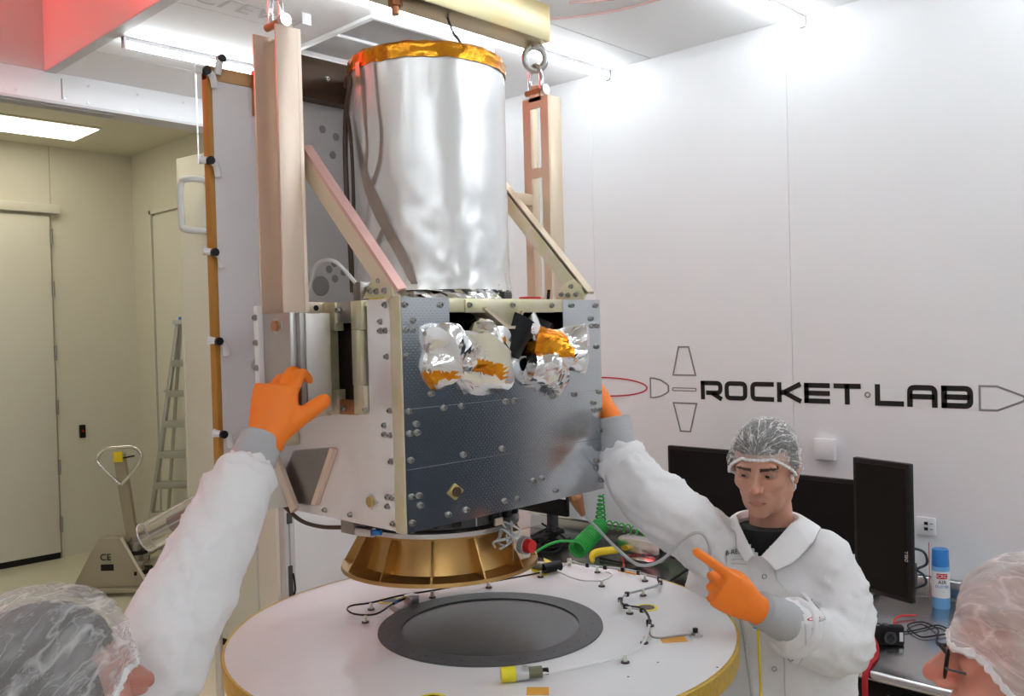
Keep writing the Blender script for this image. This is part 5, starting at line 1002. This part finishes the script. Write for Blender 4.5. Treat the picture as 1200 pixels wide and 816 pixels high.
    for arm in sp['arms']:
        e_ = W(*arm['pts'][-1]); d_ = (e_-W(*arm['pts'][-2])).normalized(); a_ = d_.cross(Vector((0, 0, 1))).normalized(); b_ = a_.cross(d_); rr = arm['rad'][-1]
        v = []; n_ = 48
        for i, (h_, k_) in enumerate(((-.020, 1.02), (-.008, 1.14), (.006, 1.16), (.016, 1.06), (.014, .9))):
            for j_ in range(n_): an = 2*math.pi*j_/n_; r_ = rr*k_+.0045*noise.noise(Vector((an*3.2, i*.6, sp['seed']))); v.append(e_+d_*(h_+.006*noise.noise(Vector((an*2, 3, sp['seed']))))+a_*math.cos(an)*r_+b_*math.sin(an)*r_)
        MB().add(v, [(i*n_+j_, i*n_+(j_+1) % n_, (i+1)*n_+(j_+1) % n_, (i+1)*n_+j_) for i in range(4) for j_ in range(n_)]).build('sleeve_hem', 'coat', t, ang=80)
    mb = MB()
    loft(mb, [(T(0, 0, 1.10*k), lW, fW, .150, .115), (T(0, .008, 1.28*k), lW, fW, .165, .118), (T(0, 0, 1.37*k), lW, fW, .160, .108), (T(0, -.008, zs-.025), lW, fW, .120, .082), (W(*nb)+Vector((0, 0, .002)), lW, fW, .070, .068)], 32); mb.build('undershirt', 'tee', t, ang=80)
    # trousers and shoes
    for s in (-1, 1):
        mb = MB(); limb(mb, [T(s*.09, 0, .88*k), T(s*.095, .02, .5*k), T(s*.095, 0, .10)], [.10, .078, .072], 16); mb.build('trouser_leg', 'trousers', t, ang=80)
        mb = MB(); mb.ell(T(s*.095, .055, .045), (.05, .05, .045), 16, 10); mb.ell(T(s*.10, .13, .035), (.045, .045, .035), 16, 10); mb.ell(T(s*.095, .0, .05), (.045, .045, .05), 16, 10); co2, no2, fs2 = remesh(mb, .01, 4); MB().add(co2, fs2).build('shoe', 'white', t, ang=80)
    for c in sp.get('cuffs', []):
        P_ = [W(*q) for q in c['pts']]; mb = MB(); pp = spline(P_, 8); n_ = len(pp); rad = spline([(r, 0, 0) for r in c['rad']], 8)
        mb.tube(pp, [r.x*(1+.012*math.sin(i*2.2)) for i, r in enumerate(rad)], 24); mb.build('knit_cuff', 'cuff', t, ang=80)
    return t, T, lW, fW, Mh, coat
SK = (.60, .305, .215)
# --- the man in the middle
man, TT_, lW, fW, MhM, coatM = person(dict(label='man in white coat and hair net pointing with an orange glove', pos=(.605, 2.165), face=(-.47, -.88), neck=(.600, 2.145, 1.522), head=(.592, 2.125, 1.668), hsc=.89, hface=(-.50, -.87), hpitch=R_(-8), hroll=0, skin=SK, brow=(.05, .03, .022), gaze=(.25, 1, -.22), hairm='hair',
    netline=lambda y, x: .040 if y > .075 else max(-.072, .040-(.075-y)*1.0), netm='net', netoff=.012, netnoise=(.006, 3.5, 5), gather=(0, .80, .55), sh_z=1.475, seed=1.0, vneck=1.474, wr=.0075,
    arms=[dict(pts=[(.505, 2.19, 1.425), (.43, 2.14, 1.510), (.350, 2.07, 1.580), (.290, 2.09, 1.635), (.252, 2.12, 1.692)], rad=[.070, .073, .071, .065, .054], lumps=[((.37, 2.09, 1.550), .060)]),
          dict(pts=[(.712, 2.095, 1.450), (.738, 2.055, 1.36), (.712, 1.995, 1.290), (.645, 1.945, 1.318), (.585, 1.905, 1.356)], rad=[.070, .070, .068, .062, .056], lumps=[((.70, 1.99, 1.268), .054)])],
    cuffs=[dict(pts=[(.258, 2.115, 1.675), (.246, 2.135, 1.735), (.238, 2.147, 1.792)], rad=[.048, .043, .038]), dict(pts=[(.610, 1.918, 1.345), (.555, 1.886, 1.380), (.500, 1.858, 1.414)], rad=[.047, .043, .038])]))
SL = .0165
def curl(a, b, c): return (a, b, c)
hand(man, W(.490, 1.855, 1.416), W(-.150, -.03, .100), (0, 0, 1), True, [curl(.05, .05, .04), curl(1.25, 1.5, .9), curl(1.35, 1.5, .9), curl(1.4, 1.5, .9)], [(.02, .02, -.012), (.034, .045, -.024), (.030, .075, -.036), (.012, .092, -.044)], back=.018)
hand(man, W(.236, 2.152, 1.792), W(-.075, .10, .16), W(-.4, -.8, .3), False, [curl(.1, .15, .1)]*4, [(.02, .02, -.008), (.04, .045, -.012), (.048, .075, -.018), (.046, .095, -.02)])
# coat details: collar, placket snaps, name patch, pocket
nbm = W(.600, 2.145, 1.522)
from mathutils.bvhtree import BVHTree
def coat_hit(a, z, coat, b0=1.2):
    """point and normal on the coat seen from the plate side"""
    bm = bmesh.new(); bm.from_mesh(coat.data); bt = BVHTree.FromBMesh(bm); bm.free(); off = WM[coat].translation
    o_ = W(a, b0, z)-off; d_ = W(0, 1, 0); h_ = bt.ray_cast(o_, d_); return (h_[0]+off, h_[1]) if h_[0] is not None else (W(a, 2.05, z), -W(0, 1, 0))
_bm = bmesh.new(); _bm.from_mesh(coatM.data); _btc = BVHTree.FromBMesh(_bm); _bm.free(); _offc = WM[coatM].translation
def above(p, off=.006):
    """keep a point at least off above the coat cloth"""
    loc, nr, ix, ds = _btc.find_nearest(p-_offc)
    if loc is None: return p
    if nr.dot(W(0, -1, .4)) < -.6: nr = -nr
    q = loc+_offc; h_ = (p-q).dot(nr)
    return p if h_ > off else q+nr*off+(p-q-nr*h_)
def collar(side):
    v = []; n_ = 24; apz = 1.474-nbm.z
    for i in range(n_+1):
        t_ = i/n_
        if t_ < .62: an = R_(180)-R_(128)*(t_/.62); l = .066*math.sin(an); f_ = .066*math.cos(an); z = -.004*(t_/.62)
        else: k_ = (t_-.62)/.38; l = .052*(1-k_)+.003; f_ = .0406+(.108-.0406)*k_; z = -.004+(apz-.004)*k_
        st = .034*(1-.6*max(0, (t_-.5)/.5))            # stand of the collar
        wd = (.036 if side > 0 else .036-.016*t_)+(.022 if side > 0 else 0)*math.sin(min(1, t_/.85)*math.pi/2)*(1 if t_ < .86 else max(.1, (1-t_)/.14))
        o_ = Vector((l, f_, 0)).normalized() if t_ < .62 else Vector((1, .35, 0)).normalized()
        b_ = nbm+lW*l*side+fW*f_+Vector((0, 0, z)); tp = b_+Vector((0, 0, st))+lW*o_.x*side*.004+fW*o_.y*.004
        md = tp+lW*o_.x*side*wd*.5+fW*o_.y*wd*.5+Vector((0, 0, -.010)); ed = tp+lW*o_.x*side*wd+fW*o_.y*wd+Vector((0, 0, -st-(.022 if side > 0 else .010)))
        v += [b_, tp, above(md), above(ed, .005)]
    mb = MB(); mb.add(v, [(4*i+j_, 4*i+j_+1, 4*i+j_+5, 4*i+j_+4) for i in range(n_) for j_ in range(3)])
    o = mb.build('collar_flap', 'coat', man, ang=80); md = o.modifiers.new('s', 'SOLIDIFY'); md.thickness = .003; sb = o.modifiers.new('u', 'SUBSURF'); sb.levels = 1; sb.render_levels = 1; return o
collar(1); collar(-1)
def v_edge(side):
    pts_ = []
    for k_ in range(13):
        z = 1.468+.062*k_/12; l = side*((z-1.474)*1.0+.004) if z > 1.474 else side*.004
        q = nbm+lW*l; h_ = _btc.ray_cast(Vector((q.x, q.y, z))+fW*.4-_offc, -fW)
        if h_[0] is not None and (h_[0]+_offc-nbm).dot(fW) > .0: pts_.append(h_[0]+_offc+fW*.001)
    if len(pts_) > 3: MB().tube(spline(pts_[::2] if len(pts_) > 6 else pts_, 4), .0055, 8).build('neck_binding', 'coat', man, ang=80)
v_edge(1); v_edge(-1)
def patch(name, a0, a1, z0, z1, m, off=.004, n_=8, skew=0):
    v = []
    for i in range(n_+1):
        for j_ in range(n_+1):
            z = z0+(z1-z0)*j_/n_; a = a0+(a1-a0)*i/n_+skew*(z-z0); p, nn_ = coat_hit(a, z, coatM); v.append(p-W(0, off, 0))
    return MB().add(v, [(i*(n_+1)+j_, (i+1)*(n_+1)+j_, (i+1)*(n_+1)+j_+1, i*(n_+1)+j_+1) for i in range(n_) for j_ in range(n_)]).build(name, m, man, ang=80)
np_ = patch('name_patch', .490, .540, 1.410, 1.484, 'label')
tm_ = text_mb('B-RENT', .0165, frame(W(.513, 2.0, 1.474), W(1, 0, 0), (0, 0, 1), W(0, -1, 0)))
def drape(mb, off=.006):
    out = MB(); vs = []
    for p in mb.v:
        P_ = Vector(p); a = P_.x*CYW-P_.y*SYW; q, nn_ = coat_hit_c(a, P_.z); vs.append(q-W(0, off, 0))
    return out.add(vs, mb.f)
_bm = bmesh.new(); _bm.from_mesh(coatM.data); _bt = BVHTree.FromBMesh(_bm); _bm.free(); _off = WM[coatM].translation
def coat_hit_c(a, z):
    h_ = _bt.ray_cast(W(a, 1.2, z)-_off, W(0, 1, 0)); return (h_[0]+_off, h_[1]) if h_[0] is not None else (W(a, 2.05, z), None)
drape(tm_).build('lettering', 'ink', man)
mb = MB()
for z in (1.456, 1.446): mb.add([W(.500+.034*i/6, 2, z+dz) for dz in (0, .0012) for i in range(7)], [(i, i+1, i+8, i+7) for i in range(6)])
drape(mb).build('patch_lines', 'grey', man)
# snaps down the placket
for z in (1.425, 1.36, 1.30, 1.23, 1.16):
    p, nn_ = coat_hit_c(.567+(1.425-z)*.02, z); mb = MB(); torus(mb, p-W(0, .003, 0), .005, .0012, W(1, 0, 0), (0, 0, 1), 16, 6); mb.build('snap', 'grey', man)
mb = MB(); mb.add([W(a, 2, z) for a in (.590, .593) for z in [1.44-.02*i for i in range(18)]], [(i, i+1, i+19, i+18) for i in range(17)]); drape(mb, .002).build('placket_seam', 'light_grey', man)
# chest pocket emblem
pk = patch('pocket_flap', .594, .655, 1.374, 1.398, 'coat', .005, skew=-.1)
mb = MB(); mb.add([W(.614+.016*math.cos(i*math.pi/10)*k_, 2, 1.389+.0028*math.sin(i*math.pi/10)*k_) for k_ in (1, .72) for i in range(20)], [(i, (i+1) % 20, 20+(i+1) % 20, 20+i) for i in range(20)]); drape(mb, .008).build('emblem_red', 'red_line', man)
drape(text_mb('ROCKET LAB', .0062, frame(W(.642, 2, 1.384), W(1, 0, 0), (0, 0, 1), W(0, -1, 0))), .008).build('emblem_text', 'ink', man)
# yellow cord with blue clip held below the pointing hand
t = thing('yellow_cord', 'thin yellow cord with blue clip hanging below the pointing orange glove', 'cord', W(.497, 1.86, 0.4))
MB().tube([W(.499, 1.862, 1.412), W(.498, 1.866, 1.388), W(.498, 1.866, 1.372)], [.010, .014, .010], 10).build('clip', 'blue', t); MB().tube(spline([W(.498, 1.866, 1.375), W(.501, 1.868, 1.25), W(.503, 1.87, 1.05), W(.503, 1.87, .6)]), .0028, 8).build('cord', 'yellow', t)
# --- person at the lower left, arm raised to the satellite
lm, *_ = person(dict(label='person at lower left in hair net reaching up with an orange glove', pos=(-.63, 1.17), face=(.80, .60), neck=(-.635, 1.155, 1.39), head=(-.604, 1.150, 1.548), hface=(.72, .69), hpitch=R_(8), skin=(.56, .26, .20), brow=None, gaze=(0, 1, 0), hairm='hair',
    netline=lambda y, x: .014 if y > .06 else max(-.085, .014-(.06-y)*.7), netm='net_thick', netoff=.024, netnoise=(.012, 2.6, 3), gather=(-.3, .9, .25), hem=.005, sh_z=1.37, seed=5.0, wr=.007,
    arms=[dict(pts=[(-.625, 1.27, 1.375), (-.575, 1.345, 1.475), (-.535, 1.47, 1.60), (-.505, 1.575, 1.705), (-.490, 1.625, 1.752)], rad=[.085, .078, .068, .060, .050]),
          dict(pts=[(-.56, 1.02, 1.36), (-.54, .95, 1.18), (-.48, .98, 1.02), (-.42, 1.02, .90)], rad=[.075, .07, .06, .05])],
    cuffs=[dict(pts=[(-.496, 1.605, 1.732), (-.484, 1.645, 1.775), (-.470, 1.675, 1.818)], rad=[.046, .043, .039]), dict(pts=[(-.43, 1.01, .93), (-.42, 1.02, .90), (-.40, 1.04, .86)], rad=[.045, .042, .037])]))
hand(lm, W(-.462, 1.672, 1.812), W(.03, .05, .19), W(.97, -.25, -.05), True, [curl(.50, 1.1, .7), curl(.55, 1.1, .7), curl(.75, 1.1, .7), curl(1.0, 1.1, .7)], [(.018, .012, -.004), (.040, .040, -.012), (.060, .060, -.018), (.080, .080, -.022)], spread=-.05, scale=1.12, back=.014)
hand(lm, W(-.40, 1.04, .86), W(.3, .3, -.9), W(.5, .6, .3), False, [curl(.3, .3, .2)]*4, [(.02, .02, -.008), (.04, .045, -.012), (.048, .075, -.018), (.046, .095, -.02)])
# --- person at the lower right
rm, *_ = person(dict(label='person at lower right edge in pinkish white hair net and glasses', pos=(.66, 1.02), face=(-.80, .60), neck=(.645, 1.035, 1.415), head=(.620, 1.045, 1.584), hsc=1.05, hface=(-.86, .51), hpitch=R_(6), skin=(.70, .30, .22), brow=None, gaze=(0, 1, 0), hairm='hair_fair',
    netline=lambda y, x: .018 if y > .06 else max(-.085, .018-(.06-y)*.7), netm='net_pink', netoff=.020, netnoise=(.012, 2.6, 3), gather=(.3, .9, .25), hem=.005, sh_z=1.385, seed=9.0, wr=.007,
    arms=[dict(pts=[(.60, .88, 1.365), (.58, .82, 1.19), (.54, .86, 1.03), (.50, .92, .92)], rad=[.08, .07, .06, .05]), dict(pts=[(.74, 1.16, 1.365), (.77, 1.22, 1.19), (.72, 1.27, 1.03), (.66, 1.30, .92)], rad=[.08, .07, .06, .05])],
    cuffs=[dict(pts=[(.51, .905, .945), (.50, .92, .92), (.485, .935, .88)], rad=[.045, .042, .037]), dict(pts=[(.67, 1.295, .945), (.66, 1.30, .92), (.645, 1.31, .88)], rad=[.045, .042, .037])]))
hand(rm, W(.485, .935, .88), W(-.2, .2, -.9), W(-.6, -.3, .3), True, [curl(.3, .3, .2)]*4, [(.02, .02, -.008), (.04, .045, -.012), (.048, .075, -.018), (.046, .095, -.02)])
hand(rm, W(.645, 1.31, .88), W(-.2, .2, -.9), W(-.6, .3, .3), False, [curl(.3, .3, .2)]*4, [(.02, .02, -.008), (.04, .045, -.012), (.048, .075, -.018), (.046, .095, -.02)])
MhR = head_mat((.620, 1.045, 1.584), (-.86, .51), R_(6), 0, 1.05); t = thing('glasses', 'dark rimmed glasses on the face of the person at lower right', 'glasses', MhR @ Vector((0, .1, 0)))
for s in (-1, 1):
    mb = MB(); torus(mb, MhR @ Vector((s*.034, .102, -.004)), .019, .0016, MhR.to_3x3() @ Vector((1, 0, 0)), MhR.to_3x3() @ Vector((0, 0, 1)), 24, 8, .8); mb.build('rim', 'black', t)
    MB().tube(spline([MhR @ Vector(q) for q in ((s*.053, .101, -.002), (s*.062, .097, 0), (s*.068, .09, .002), (s*.071, .08, .003))]), .0015, 8).build('temple', 'dark_grey', t)
    mb = MB(); mb.ell(MhR @ Vector((s*.034, .101, -.004)), (.018, .001, .015), 16, 8, MhR.to_3x3()); mb.build('lens', 'black_gloss', t)
MB().tube([MhR @ Vector((-.015, .102, 0)), MhR @ Vector((0, .112, .004)), MhR @ Vector((.015, .102, 0))], .0025, 8).build('bridge', 'black', t)
